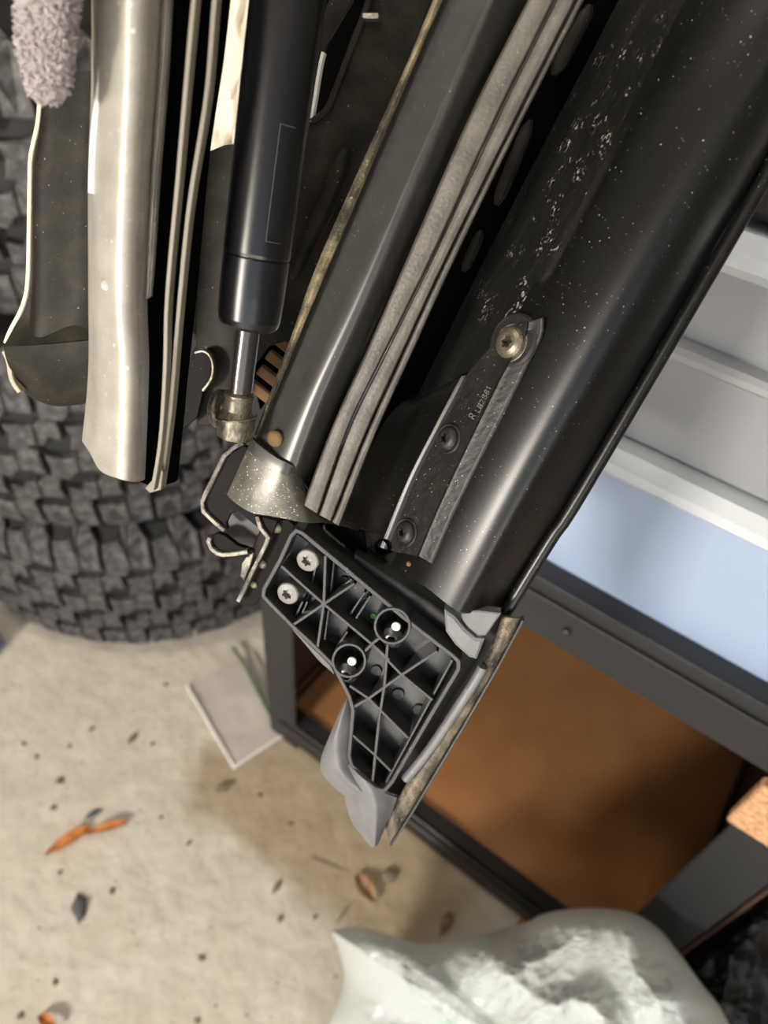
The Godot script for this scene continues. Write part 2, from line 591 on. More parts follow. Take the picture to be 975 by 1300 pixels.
# ---------------------------------------------------------------- the start
func _ready() -> void:
	rng.seed = 20
	NB = (A(500, 900) - A(300, 600)).cross(A(600, 300) - A(300, 600)).normalized()
	if NB.dot(CP - A(400, 650)) < 0:
		NB = -NB
	R0 = G(345, 925)
	R0.y = 0

	var cam := Camera3D.new()
	cam.name = "camera"
	add_child(cam)
	cam.transform = Transform3D(CB.orthonormalized(), CP)
	var at := CameraAttributesPhysical.new()
	at.frustum_focal_length = 17.538
	at.frustum_focus_distance = 0.315
	at.frustum_near = 0.02
	at.frustum_far = 60.0
	at.exposure_aperture = 5.2
	cam.attributes = at
	cam.fov = 2.0 * rad_to_deg(atan(650.0 / F))
	cam.near = 0.02
	cam.far = 60.0
	cam.current = true

	var env := Environment.new()
	env.background_mode = Environment.BG_SKY
	var sky := Sky.new()
	var sm := ProceduralSkyMaterial.new()
	sm.sky_top_color = c8(150, 178, 220)
	sm.sky_horizon_color = c8(214, 226, 240)
	sm.ground_bottom_color = c8(120, 116, 108)
	sm.ground_horizon_color = c8(196, 194, 190)
	sm.sun_angle_max = 1.0
	sm.energy_multiplier = 3.0
	sky.sky_material = sm
	env.sky = sky
	env.tonemap_mode = Environment.TONE_MAPPER_LINEAR
	env.tonemap_exposure = 0.68
	env.sdfgi_enabled = true
	env.ssao_enabled = true
	env.ssil_enabled = true
	var we := WorldEnvironment.new()
	we.name = "world"
	we.environment = env
	add_child(we)

	var sun := DirectionalLight3D.new()
	sun.name = "sun"
	sun.light_energy = 36.0
	sun.light_color = c8(255, 248, 236)
	sun.light_angular_distance = 0.6
	sun.shadow_enabled = true
	add_child(sun)
	sun.look_at_from_position(Vector3.ZERO, Vector3(-0.55, -0.82, 0.14), Vector3.UP)

	make_materials()
	room()
	added_driveway()
	added_ceiling_lamp(Vector3(-0.75, 2.66, -0.35), 2.0, "added unseen long white ceiling lamp above the stacked tyres")
	added_ceiling_lamp(Vector3(0.75, 2.66, 0.9), 1.3, "added unseen long white ceiling lamp nearer the garage door")
	added_lamp(Vector3(-1.55, 1.45, 1.75), 13.0)

	tyres()
	rack()
	hatch_frame()
	side_rail()
	seal()
	bracket()
	end_cap()
	latch()
	strut()
	pillar()
	inner_panel()
	bags()
	floor_bits()

func room() -> void:
	# concrete slab: fine grid near the camera so that the stain has a soft natural edge
	M.floor = bumped(tri(textured(ramp_tex(0.02, 5, [c8(194, 187, 176), c8(204, 197, 186), c8(212, 206, 196)], 41, 1024), 0.8), 0.9), noise_tex(0.06, 4, true, 3.0, 42), 0.3)
	M.floor.vertex_color_use_as_albedo = true
	var n := FastNoiseLite.new()
	n.seed = 4
	n.frequency = 5.0
	n.fractal_octaves = 4
	var b := MB.new()
	var xs := [-4.0]
	var zs := [-4.0]
	var k := -1.5
	while k < 1.5:
		xs.append(k); zs.append(k); k += 0.02
	xs.append(4.0); zs.append(3.2)
	var c0 := G(420, 1040)
	for i in xs.size() - 1:
		for j in zs.size() - 1:
			var q := [Vector3(xs[i], 0, zs[j]), Vector3(xs[i + 1], 0, zs[j]), Vector3(xs[i + 1], 0, zs[j + 1]), Vector3(xs[i], 0, zs[j + 1])]
			b.quad(q[0], q[1], q[2], q[3], Vector3.UP)
	for p in b.v:
		var d := (p - c0)
		var e := Vector2(d.dot(EX) / 0.27, d.dot(EZ) / 0.135).length() + n.get_noise_2d(p.x, p.z) * 0.4
		var s := 1.0 - smoothstep(0.75, 1.05, e)
		var blotch := 1.0 + 0.10 * n.get_noise_2d(p.x * 2.0 + 9.0, p.z * 2.0)
		b.c.append(Color(1, 0.985, 0.96).lerp(Color(0.60, 0.52, 0.39), s * 0.95) * blotch)
	tag(put("floor", b, M.floor), "", "", "", "structure")
	var slab := MB.new()
	box(slab, Vector3(0, -0.11, -0.4), Vector3(4, 0, 0), Vector3(0, 0.1, 0), Vector3(0, 0, 3.6), 0.005)
	tag(put("trim_1", slab, mat(c8(150, 146, 138), 0.9)), "", "", "", "structure")
	var wallm := mat(c8(104, 102, 100), 0.85)
	for w in [["wall_left", Vector3(-3.1, 1.4, -0.4), Vector3(0.1, 1.4, 3.6)], ["wall_right", Vector3(2.6, 1.4, -0.4), Vector3(0.1, 1.4, 3.6)], ["wall_back", Vector3(-0.25, 1.4, -3.9), Vector3(2.75, 1.4, 0.1)]]:
		var wb := MB.new()
		box(wb, w[1], Vector3(w[2].x, 0, 0), Vector3(0, w[2].y, 0), Vector3(0, 0, w[2].z), 0.004)
		tag(put(w[0], wb, wallm), "", "", "", "structure")
	var hb := MB.new()                                # above and beside the open garage door
	box(hb, Vector3(-0.25, 2.5, 3.1), Vector3(2.75, 0, 0), Vector3(0, 0.3, 0), Vector3(0, 0, 0.1), 0.004)
	box(hb, Vector3(-2.65, 1.1, 3.1), Vector3(0.35, 0, 0), Vector3(0, 1.1, 0), Vector3(0, 0, 0.1), 0.004)
	box(hb, Vector3(2.15, 1.1, 3.1), Vector3(0.35, 0, 0), Vector3(0, 1.1, 0), Vector3(0, 0, 0.1), 0.004)
	tag(put("wall_front", hb, wallm), "", "", "", "structure")
	var cb := MB.new()
	box(cb, Vector3(-0.25, 2.82, -0.4), Vector3(3.0, 0, 0), Vector3(0, 0.1, 0), Vector3(0, 0, 3.6), 0.004)
	tag(put("ceiling", cb, mat(c8(120, 118, 115), 0.9)), "", "", "", "structure")

func added_driveway() -> void:  # unseen sunlit slab, added to reflect light onto the rib tops
	var b := MB.new()
	box(b, Vector3(0, -0.07, 10.2), Vector3(9, 0, 0), Vector3(0, 0.06, 0), Vector3(0, 0, 7.0), 0.005)
	tag(put("trim_2", b, mat(c8(196, 192, 184), 0.9)), "", "", "", "structure")

func added_ceiling_lamp(at: Vector3, energy: float, label: String) -> void:  # unseen lamps, added to light floor and tyres from above
	var t := thing("added_ceiling_lamp", label, "lamp", at, "added ceiling lamps")
	var b := MB.new()
	box(b, at + Vector3(0, 0.03, 0), Vector3(0.64, 0, 0), Vector3(0, 0.03, 0), Vector3(0, 0, 0.12), 0.006)
	put("housing", b, M.white, t)
	var g := MB.new()
	box(g, at - Vector3(0, 0.004, 0), Vector3(0.6, 0, 0), Vector3(0, 0.004, 0), Vector3(0, 0, 0.09), 0.002)
	var gm := mat(c8(255, 246, 228), 0.5)
	gm.emission_enabled = true
	gm.emission = c8(255, 238, 212)
	gm.emission_energy_multiplier = 2.0
	put("diffuser", g, gm, t)
	var l := AreaLight3D.new()
	l.name = "lamp_light"
	l.area_size = Vector2(1.2, 0.18)
	l.light_energy = energy
	l.light_color = c8(255, 244, 228)
	l.area_range = 12.0
	l.shadow_enabled = true
	add_child(l, true)
	l.position = at - Vector3(0, 0.015, 0)
	l.rotation_degrees = Vector3(-90, 0, 0)

func added_lamp(at: Vector3, energy: float) -> void:  # unseen lamp, added to draw highlights along the ridges
	var t := thing("added_lamp", "added unseen flat square lamp on a thin floor stand, put in for the ridge highlights", "lamp", Vector3(at.x, 0, at.z))
	var aim := (A(500, 500) - at).normalized()
	var sx := aim.cross(Vector3.UP).normalized()
	var sy := sx.cross(aim)
	var b := MB.new()
	box(b, at - aim * 0.03, sx * 0.24, sy * 0.20, aim * 0.025, 0.006)
	put("housing", b, M.rack, t)
	var p := MB.new()
	tube(p, [Vector3(at.x, 0.02, at.z) - aim * 0.03, at - aim * 0.03 - sy * 0.2], 0.014)
	lathe(p, Vector3(at.x, 0, at.z) - aim * 0.03, Vector3.UP, [Vector2(0.16, 0), Vector2(0.16, 0.015), Vector2(0.03, 0.03), Vector2(0.014, 0.05)], 24)
	put("stand", p, M.rack, t)
	var g := MB.new()
	box(g, at - aim * 0.004, sx * 0.22, sy * 0.18, aim * 0.004, 0.002)
	var gm := mat(c8(255, 246, 228), 0.5)
	gm.emission_enabled = true
	gm.emission = c8(255, 244, 230)
	gm.emission_energy_multiplier = 6.0
	put("glowing_face", g, gm, t)
	var l := AreaLight3D.new()
	l.name = "added_lamp_light"
	l.area_size = Vector2(0.44, 0.36)
	l.light_energy = energy
	l.light_color = c8(255, 246, 232)
	l.area_range = 12.0
	l.shadow_enabled = true
	add_child(l, true)
	l.transform = Transform3D(Basis(sx, sy, -aim), at + aim * 0.012)

# ---------------------------------------------------------------- tyres
const TR := 0.385
const TW := 0.31
func tyre_surf(s: float, up: float) -> Vector2:       # s along the tread from its middle (m) -> (radius, height)
	var half := 0.100
	var r := 0.043
	var a := absf(s)
	var q: Vector2
	if a < half:
		q = Vector2(TR - 0.012 - 0.006 * pow(a / half, 2.0), a)
	else:
		var t := (a - half) / r
		var base := TR - 0.018
		if t < PI / 2.0:
			q = Vector2(base - r * (1.0 - cos(t)), half + r * sin(t))
		else:
			q = Vector2(base - r - (a - half - r * PI / 2.0), half + r)
	var nrm := Vector2(1, 0) if a < half else Vector2(cos(minf((a - half) / r, PI / 2)), sin(minf((a - half) / r, PI / 2)))
	q += nrm * up
	return Vector2(q.x, q.y * signf(s) if s != 0.0 else 0.0)

func tyre_point(u: float, s: float, up: float) -> Vector3:
	var q := tyre_surf(s, up)
	var a := u / TR
	return Vector3(q.x * sin(a), q.y + TW / 2.0, q.x * cos(a))

func tread_piece(b: MB, poly: PackedVector2Array, h: float) -> void:
	# finer outline so that the piece bends with the tyre
	var p := PackedVector2Array()
	for i in poly.size():
		var a := poly[i]
		var e := poly[(i + 1) % poly.size()]
		var k := maxi(1, int((e - a).length() / 0.014))
		for j in k:
			p.append(a.lerp(e, j / float(k)))
	var inner := Geometry2D.offset_polygon(p, -0.0022)
	var c := Vector2.ZERO
	for q in p:
		c += q / p.size()
	var ins := PackedVector2Array()
	for q in p:
		var d := (c - q)
		ins.append(q + d.normalized() * 0.0024)
	var out := tyre_point(c.x, c.y, 1.0) - tyre_point(c.x, c.y, 0.0)
	var idx := Geometry2D.triangulate_polygon(ins)
	for i in range(0, idx.size(), 3):
		var t := []
		for k in 3:
			t.append(tyre_point(ins[idx[i + k]].x, ins[idx[i + k]].y, h))
		b.flat(t[0], t[1], t[2], out)
	var mid := tyre_point(c.x, c.y, h * 0.5)
	for i in p.size():
		var k := (i + 1) % p.size()
		var f0 := tyre_point(ins[i].x, ins[i].y, h)
		var f1 := tyre_point(ins[k].x, ins[k].y, h)
		var e0 := tyre_point(p[i].x, p[i].y, h - 0.0018)
		var e1 := tyre_point(p[k].x, p[k].y, h - 0.0018)
		var r0 := tyre_point(p[i].x, p[i].y, -0.004)
		var r1 := tyre_point(p[k].x, p[k].y, -0.004)
		b.quad(f0, f1, e1, e0, (e0 - mid) + out * 0.02)
		b.quad(e0, e1, r1, r0, e0 - mid)

func tyres() -> void:
	var n := 32
	var pitch := TAU * TR / n
	var kinds := []
	# outlines in units of (pitch, metres of s)
	var rows := [
		[[-0.47, -0.022, -0.16, -0.026, -0.02, -0.014, 0.20, -0.010, 0.47, -0.018, 0.44, 0.012, 0.47, 0.024, 0.16, 0.027, 0.04, 0.013, -0.20, 0.009, -0.47, 0.018, -0.43, -0.006], 0.0, 0.0],
		[[-0.46, 0.026, -0.24, 0.018, -0.10, 0.031, 0.14, 0.034, 0.24, 0.046, 0.46, 0.040, 0.45, 0.068, 0.22, 0.072, 0.04, 0.064, -0.18, 0.060, -0.46, 0.062, -0.40, 0.044], 0.0, 0.45],
		[[-0.46, -0.040, -0.24, -0.046, -0.14, -0.034, 0.10, -0.031, 0.24, -0.018, 0.46, -0.026, 0.40, -0.044, 0.46, -0.062, 0.18, -0.060, -0.04, -0.064, -0.22, -0.072, -0.45, -0.068], 0.0, 0.2],
		[[-0.46, 0.072, -0.1, 0.070, 0.02, 0.082, 0.46, 0.080, 0.46, 0.128, 0.24, 0.152, -0.10, 0.152, -0.12, 0.130, -0.46, 0.126], 0.0, 0.1],
		[[-0.46, -0.080, 0.04, -0.082, 0.12, -0.070, 0.46, -0.072, 0.46, -0.126, 0.12, -0.130, 0.10, -0.152, -0.24, -0.152, -0.46, -0.128], 0.0, 0.6]]
	for r in rows:
		var poly := PackedVector2Array()
		for i in range(0, r[0].size(), 2):
			poly.append(Vector2(r[0][i] * pitch, r[0][i + 1]))
		var b := MB.new()
		# a sipe cuts each block in two
		var cut: float = 0.0
		var lo := PackedVector2Array([Vector2(-1, -1), Vector2(cut - 0.0007, -1), Vector2(cut + 0.003, 0), Vector2(cut - 0.0007, 1), Vector2(-1, 1)])
		var hi := PackedVector2Array([Vector2(1, -1), Vector2(cut + 0.0009, -1), Vector2(cut + 0.0046, 0), Vector2(cut + 0.0009, 1), Vector2(1, 1)])
		for side in [lo, hi]:
			for piece in Geometry2D.intersect_polygons(poly, side):
				tread_piece(b, piece, 0.012)
		kinds.append([b.mesh(M.tyre), r[2]])
	var body := MB.new()
	var prof := []
	for i in 33:
		var s := lerpf(-0.30, 0.30, i / 32.0)
		prof.append(tyre_surf(s, 0.0) + Vector2(0, TW / 2.0))
	prof.push_front(Vector2(prof[0].x, prof[0].y + 0.03))
	prof.append(Vector2(prof[prof.size() - 1].x, prof[prof.size() - 1].y - 0.03))
	for k in range(1, 6):
		prof.append(Vector2(prof[33].x + 0.02, lerpf(prof[prof.size() - 1].y, 0.05, 0.3)))
	lathe(body, Vector3.ZERO, Vector3.UP, prof, 96)
	var bm := body.mesh(M.tyre_body)
	var spots := [
		[Vector3(-0.455, 0.006, -1.06), 0.0, "bottommost tyre of the stack, lying flat on the concrete floor"],
		[Vector3(-0.475, 0.006 + TW, -1.05), 0.4, "middle tyre of the stack, lying flat on the bottommost tyre"],
		[Vector3(-0.53, 0.006 + TW * 2, -1.10), 0.9, "topmost tyre of the stack, mostly hidden behind the olive bracket"]]
	for sp in spots:
		var t := thing("tyre", sp[2], "tyre", sp[0], "chunky off-road tyres stacked on the floor")
		t.rotation.y = sp[1]
		var mi := MeshInstance3D.new()
		mi.name = "carcass"
		mi.mesh = bm
		t.add_child(mi, true)
		for k in kinds:
			for i in n:
				var o := MeshInstance3D.new()
				o.name = "tread_block"
				o.mesh = k[0]
				o.rotation.y = TAU * (i + k[1]) / n
				t.add_child(o, true)

# ---------------------------------------------------------------- the rack and what stands on it
func rbox(b: MB, x0: float, x1: float, y0: float, y1: float, z0: float, z1: float, ch := 0.002) -> void:
	box(b, RK((x0 + x1) / 2, (y0 + y1) / 2, (z0 + z1) / 2), EX * (x1 - x0) / 2, Vector3(0, (y1 - y0) / 2, 0), EZ * (z1 - z0) / 2, ch)

func rack() -> void:
	var t := thing("storage_rack", "dark grey steel shelf rack with brown boards standing on the concrete floor", "rack", RK(0.3, 0, 0.2))
	for x in [0.0, 0.565]:
		var s := 1.0 if x == 0.0 else -1.0
		for z in [0.0, 0.44]:
			var b := MB.new()
			rbox(b, x, x + 0.056, 0, 1.16, z - 0.003, z)
			if x == 0.0:
				rbox(b, x, x + 0.003, 0, 1.16, z, z + (0.045 if z == 0.0 else -0.045))
			else:
				rbox(b, x + 0.053, x + 0.056, 0, 1.16, z, z + (0.045 if z == 0.0 else -0.045))
			put("post", b, M.rack, t)
	for h in [[0.02, 0.078], [0.602, 0.672]]:
		for z in [0.002, 0.436]:
			var b := MB.new()
			rbox(b, 0.02, 0.60, h[0], h[1], z - 0.006, z + 0.002, 0.002)
			rbox(b, 0.02, 0.60, h[1] - 0.02, h[1] - 0.016, z - 0.010, z + 0.014, 0.001)
			rbox(b, 0.02, 0.60, h[1] - 0.003, h[1], z - 0.006, z + 0.022, 0.001)
			put("beam", b, M.rack, t)
		for x in [0.02, 0.640]:
			var b := MB.new()
			rbox(b, x, x + 0.006, h[0], h[1], 0.0, 0.44, 0.002)
			put("side_beam", b, M.rack, t)
		var s := MB.new()
		rbox(s, 0.012, 0.64, h[1] - 0.018, h[1] - 0.006, 0.010, 0.43, 0.002)
		put("shelf_board", s, M.board, t)
	var sp := MB.new()
	rbox(sp, 0.648, 0.652, 0.02, 0.64, 0.05, 0.44, 0.001)
	put("side_panel", sp, M.brown_card, t, "thin dark brown side panel")
	var sp2 := MB.new()
	rbox(sp2, 0.004, 0.008, 0.02, 0.64, 0.046, 0.40, 0.001)
	put("side_panel", sp2, M.brown_card, t, "thin dark brown side panel")
	var sm := MB.new()                                # bolt head on the upper beam
	lathe(sm, RK(0.372, 0.629, -0.006), -EZ, [Vector2(0.004, 0), Vector2(0.004, 0.001), Vector2(0.0025, 0.002), Vector2(0.0001, 0.0021)], 14)
	put("bolt", sm, M.rack, t)
	# a chipboard offcut leaning in front of the far post
	var chip := MB.new()
	rbox(chip, 0.556, 0.80, 0.530, 0.600, -0.016, -0.0035, 0.002)
	tag(put("chipboard_plank", chip, M.chip), "raw chipboard plank end in front of the grey rack post", "plank")
	for k in 2:
		var y0: float = [0.660, 0.823][k]
		var y1: float = [0.800, 0.962][k]
		var bn := thing("storage_bin", ["translucent storage bin tinted with the blue daylight, standing on the upper rack shelf", "frosted grey storage bin stacked on the lid of the lower bin"][k], "bin", RK(0.33, y0, 0.2), "plastic bins stacked on the upper rack shelf")
		var m: Material = M.bin_sky_tint if k == 0 else M.bin_grey
		var b := MB.new()
		var z0 := 0.004
		# tapered wall: rounded corners, wider at the top
		var rows := []
		for yy in 7:
			var f := yy / 6.0
			var g := 0.010 * (1.0 - f)
			var row := []
			var hx := 0.285 - g
			var hz := 0.195 - g
			for q in [[1, 1], [-1, 1], [-1, -1], [1, -1]]:
				for a in 6:
					var an: float = PI / 2 * a / 5.0 + [0.0, PI / 2, PI, PI * 1.5][[[1, 1], [-1, 1], [-1, -1], [1, -1]].find(q)]
					row.append(RK(0.31 + q[0] * (hx - 0.03) + cos(an) * 0.03, lerpf(y0, y1, f), z0 + 0.2 + q[1] * (hz - 0.03) + sin(an) * 0.03))
			rows.append(row)
		var cs := []
		for yy in 7:
			cs.append(RK(0.31, lerpf(y0, y1, yy / 6.0), z0 + 0.2))
		add_round(b, rows, cs)
		for a in rows[0].size():
			b.flat(cs[0], rows[0][a], rows[0][(a + 1) % rows[0].size()], Vector3.DOWN)
		put("body", b, m, bn)
		var lid := MB.new()
		rbox(lid, 0.016, 0.604, y1 - 0.004, y1 + 0.020, z0 - 0.006, z0 + 0.406, 0.008)
		rbox(lid, 0.05, 0.57, y1 + 0.020, y1 + 0.0225, z0 + 0.03, z0 + 0.37, 0.001)
		put("lid", lid, M.bin_lid, bn)
		if k == 1:
			var hd := MB.new()
			rbox(hd, 0.04, 0.58, y1 - 0.062, y1 - 0.052, z0 - 0.0055, z0 + 0.012, 0.003)
			put("wall_ridge", hd, m, bn)
	var bl := MB.new()
	var gc := MB.new()
	rbox(gc, 0.405, 0.56, 0.985, 1.06, 0.012, 0.30, 0.012)
	tag(put("grey_case", gc, mat(c8(96, 95, 90), 0.5)), "dull grey case beside the black case on the frosted bin's lid", "case")
	rbox(bl, 0.28, 0.40, 0.985, 1.09, 0.006, 0.30, 0.008)
	tag(put("tool_case", bl, M.blackbag), "black case lying on the lid of the frosted grey bin", "case")

# ---------------------------------------------------------------- the hatch corner
func hatch_frame() -> void:
	var t := thing("hatch_frame", "glossy black dusty hatch frame with a rounded fold and a rolled outer edge", "vehicle panel", A(560, 600, -0.03))
	var a := ext(line([440, 690, 547, 467, 647, 267, 770, 30], -0.038))
	var b := ext(line([497, 718, 663, 387, 703, 325, 870, 0], -0.016))
	var c := ext(line([572, 770, 660, 598, 815, 320, 975, 43, 1005, -10], 0.0045))
	var c00 := ext(line([515, 732, 618, 520, 752, 262, 905, -10], -0.0085))
	var c0 := ext(line([540, 745, 628, 570, 778, 290, 950, -10], -0.0012))
	var c1 := ext(line([590, 778, 684, 608, 845, 335, 1005, 60, 1040, -10], 0.0032))
	var c2 := ext(line([612, 778, 705, 622, 870, 345, 1035, 70, 1080, -10], -0.0055))
	var d := ext(line([634, 776, 704, 668, 734, 622, 920, 298, 985, 183, 1100, -10], -0.019))
	put("crease_facet", strip([a, b], 60, 10, 0.002), M.residue, t, "dull facet scabbed with pale adhesive residue")
	put("outer_panel", strip([b, c00, c0, c, c1, c2, d], 70, 7, 0.002), M.black, t)
	# rolled hem along the outer edge
	var hem := resample(line([641, 779, 700, 683, 740, 622, 930, 297, 1000, 172, 1110, -20, 1160, -110], -0.016), 60)
	var hb := MB.new()
	var pts := []
	for p in hem:
		pts.append(AV(p))
	tube(hb, pts, 0.0030, 16)
	put("rolled_edge", hb, M.black, t)
	# black sheet painted as shade between seal and frame, with pale tabs in it
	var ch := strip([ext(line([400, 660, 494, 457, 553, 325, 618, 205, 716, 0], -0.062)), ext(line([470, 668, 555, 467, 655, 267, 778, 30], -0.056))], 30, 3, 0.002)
	put("channel_shade", ch, M.void, t)
	for s in [[703, 94, 750, 6, 9.0], [630, 260, 674, 152, 8.0], [588, 345, 612, 292, 6.0]]:
		var g := MB.new()
		var q0 := Vector3(s[0], s[1], -0.05)
		var q1 := Vector3(s[2], s[3], -0.05)
		var rows := []
		for i in 9:
			var f := i / 8.0
			var p := q0.lerp(q1, f)
			var wd: float = s[4] * sqrt(maxf(0.15, 1.0 - pow(absf(f * 2.0 - 1.0), 6.0)))
			rows.append([AV(p + Vector3(-wd, -wd * 0.4, -0.003)), AV(p + Vector3(-wd * 0.7, -wd * 0.3, 0.0)), AV(p + Vector3(wd * 0.7, wd * 0.3, 0.0)), AV(p + Vector3(wd, wd * 0.4, -0.003))])
		sheet(g, rows, -NB * 0.003)
		put("clip_tab", g, M.olive, t)
	# scratches and a moulding nick near the end
	var nick := MB.new()
	plate(nick, [577, 775, 583, 758, 588, 760, 586, 772, 596, 780, 586, 780], 0.001, -NB * 0.003, 0.8)
	put("edge_nick", nick, M.plastic_rough, t)

	var fo := strip([line([452, 692, 497, 720, 545, 750, 592, 780], -0.020), line([450, 704, 493, 733, 540, 763, 588, 796], -0.011), line([448, 715, 490, 748, 532, 780, 580, 815], -0.014), line([446, 722, 487, 757, 528, 790, 576, 825], -0.03)], 24, 5, 0.004)
	tag(put("foam_strip", fo, M.plastic_rough), "matt black rubber strip curving under the end of the hatch frame", "rubber strip")
	var lug := thing("end_plug", "small grey plastic plug closing the lower end of the hatch frame", "plug", A(600, 830, -0.02))
	var l1 := MB.new()
	plate(l1, [584, 775, 610, 776, 636, 779, 617, 807, 607, 809, 594, 798, 587, 787], 0.001, -NB * 0.006, 1.8)
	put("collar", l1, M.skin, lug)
	var l2 := MB.new()
	plate(l2, [564, 774, 577, 783, 590, 799, 604, 811, 615, 812, 605, 837, 596, 835, 578, 819, 566, 802], 0.0035, -NB * 0.010, 3.2)
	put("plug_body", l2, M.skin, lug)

func side_rail() -> void:
	var t := thing("side_rail", "satin dark grey hatch rail with a rounded ridge, rusty rivet and dusty lip", "vehicle panel", A(380, 560, -0.02))
	var f0 := ext(line([320, 563, 371, 448, 422, 325, 515, 103, 560, 0], -0.004))
	var f1 := ext(line([338, 575, 384, 470, 440, 340, 535, 110, 580, 0], 0.0))
	var r0 := ext(line([354, 586, 390, 495, 444, 378, 520, 208, 573, 88, 612, 0], 0.0035))
	var r1 := ext(line([369, 594, 404, 500, 459, 380, 530, 210, 583, 90, 623, 0], 0.0045))
	var r2 := ext(line([378, 603, 414, 508, 468, 388, 540, 220, 594, 95, 634, 0], 0.0018))
	var e0 := ext(line([387, 622, 424, 530, 465, 440, 517, 322, 593, 150, 667, 0], -0.012))
	var e1 := ext(line([396, 630, 430, 535, 471, 443, 525, 325, 600, 152, 675, 0], -0.030))
	put("channel", strip([f0, f1, r0, r1, r2, e0, e1], 60, 6, 0.002), M.rail, t)
	var l0 := ext(line([323, 552, 365, 440, 407, 325, 508, 100, 545, 12], -0.001))
	var l1 := ext(line([324, 554, 369, 440, 414, 325, 512, 101, 552, 6], 0.0022))
	var l2 := ext(line([326, 556, 374, 440, 422, 325, 516, 103, 561, 0], 0.0008))
	put("lip", strip([l0, l1, l2], 60, 4, 0.002), M.dirt, t, "lip caked with yellowish dust")
	var rv := MB.new()
	lathe(rv, A(349, 557, 0.003), NB + CB.x * -0.2, [Vector2(0.0036, -0.001), Vector2(0.0034, 0.0004), Vector2(0.0025, 0.0010), Vector2(0.0014, 0.0013), Vector2(0.0001, 0.0012)], 18)
	put("rivet", rv, M.rust, t, "rusty brown rivet head")

	var c := thing("rail_end_cap", "sparkly dusty grey-green metal cap closing the lower end of the hatch rail", "cap", A(340, 650, -0.03))
	var top := [Vector3(317, 563, 0.001), Vector3(326, 572, 0.003), Vector3(346, 587, 0.0055), Vector3(366, 597, 0.006), Vector3(379, 604, 0.001), Vector3(390, 624, -0.010), Vector3(424, 657, -0.020)]
	var bot := [Vector3(288, 628, 0.0), Vector3(298, 638, 0.003), Vector3(320, 651, 0.006), Vector3(350, 656, 0.007), Vector3(384, 663, 0.005), Vector3(420, 665, -0.008), Vector3(468, 677, -0.022)]
	var l := []
	for i in 7:
		l.append([top[i], top[i].lerp(bot[i], 0.5) + Vector3(0, 0, 0.0006), bot[i]])
	put("cap_face", strip(l, 12, 5, 0.003), M.flake, c)
	var band := []
	for i in 5:
		var k := float(i) / 4
		band.append([top[i] + Vector3(3, -7, 0.0), top[i] + Vector3(0, 0, 0.0004), top[i] + Vector3(-3, 7, 0.0006)])
	put("grey_band", strip(band, 6, 5, 0.002), M.rail, c, "plain grey band at the joint")

func seal() -> void:
	var t := thing("weather_seal", "dusty grey rubber weather seal of three long ribs beside the hatch rail", "seal", A(420, 640, -0.03))
	var s0 := ext(line([384, 640, 422, 540, 463, 450, 517, 325, 594, 150, 669, 0], 0.0))
	var g1 := ext(line([404, 653, 444, 540, 488, 450, 550, 325, 631, 150, 705, 0], 0.0))
	var g2 := ext(line([421, 662, 463, 555, 507, 457, 568, 325, 655, 150, 731, 0], 0.0))
	var s3 := ext(line([431, 668, 475, 555, 519, 457, 579, 325, 664, 150, 741, 0], 0.0))
	var e := [s0, g1, g2, s3]
	for k in 3:
		var a := resample(e[k], 70)
		var b := resample(e[k + 1], 70)
		var ls := []
		var h: float = [0.001, -0.001, -0.004][k]
		for q in [[0.02, -0.010], [0.06, 0.0002], [0.24, 0.0016], [0.5, 0.0020], [0.78, 0.0016], [0.94, 0.0002], [0.98, -0.010]]:
			var l := []
			for i in 70:
				var wob := sin(i * 0.9 + k) * 0.0001 + sin(i * 0.37 + k * 2.0) * 0.00012
				l.append(a[i].lerp(b[i], q[0]) + Vector3(0, 0, q[1] + h + wob))
			ls.append(l)
		put("rib", strip(ls, 70, 3, 0.002), M.rubber, t)

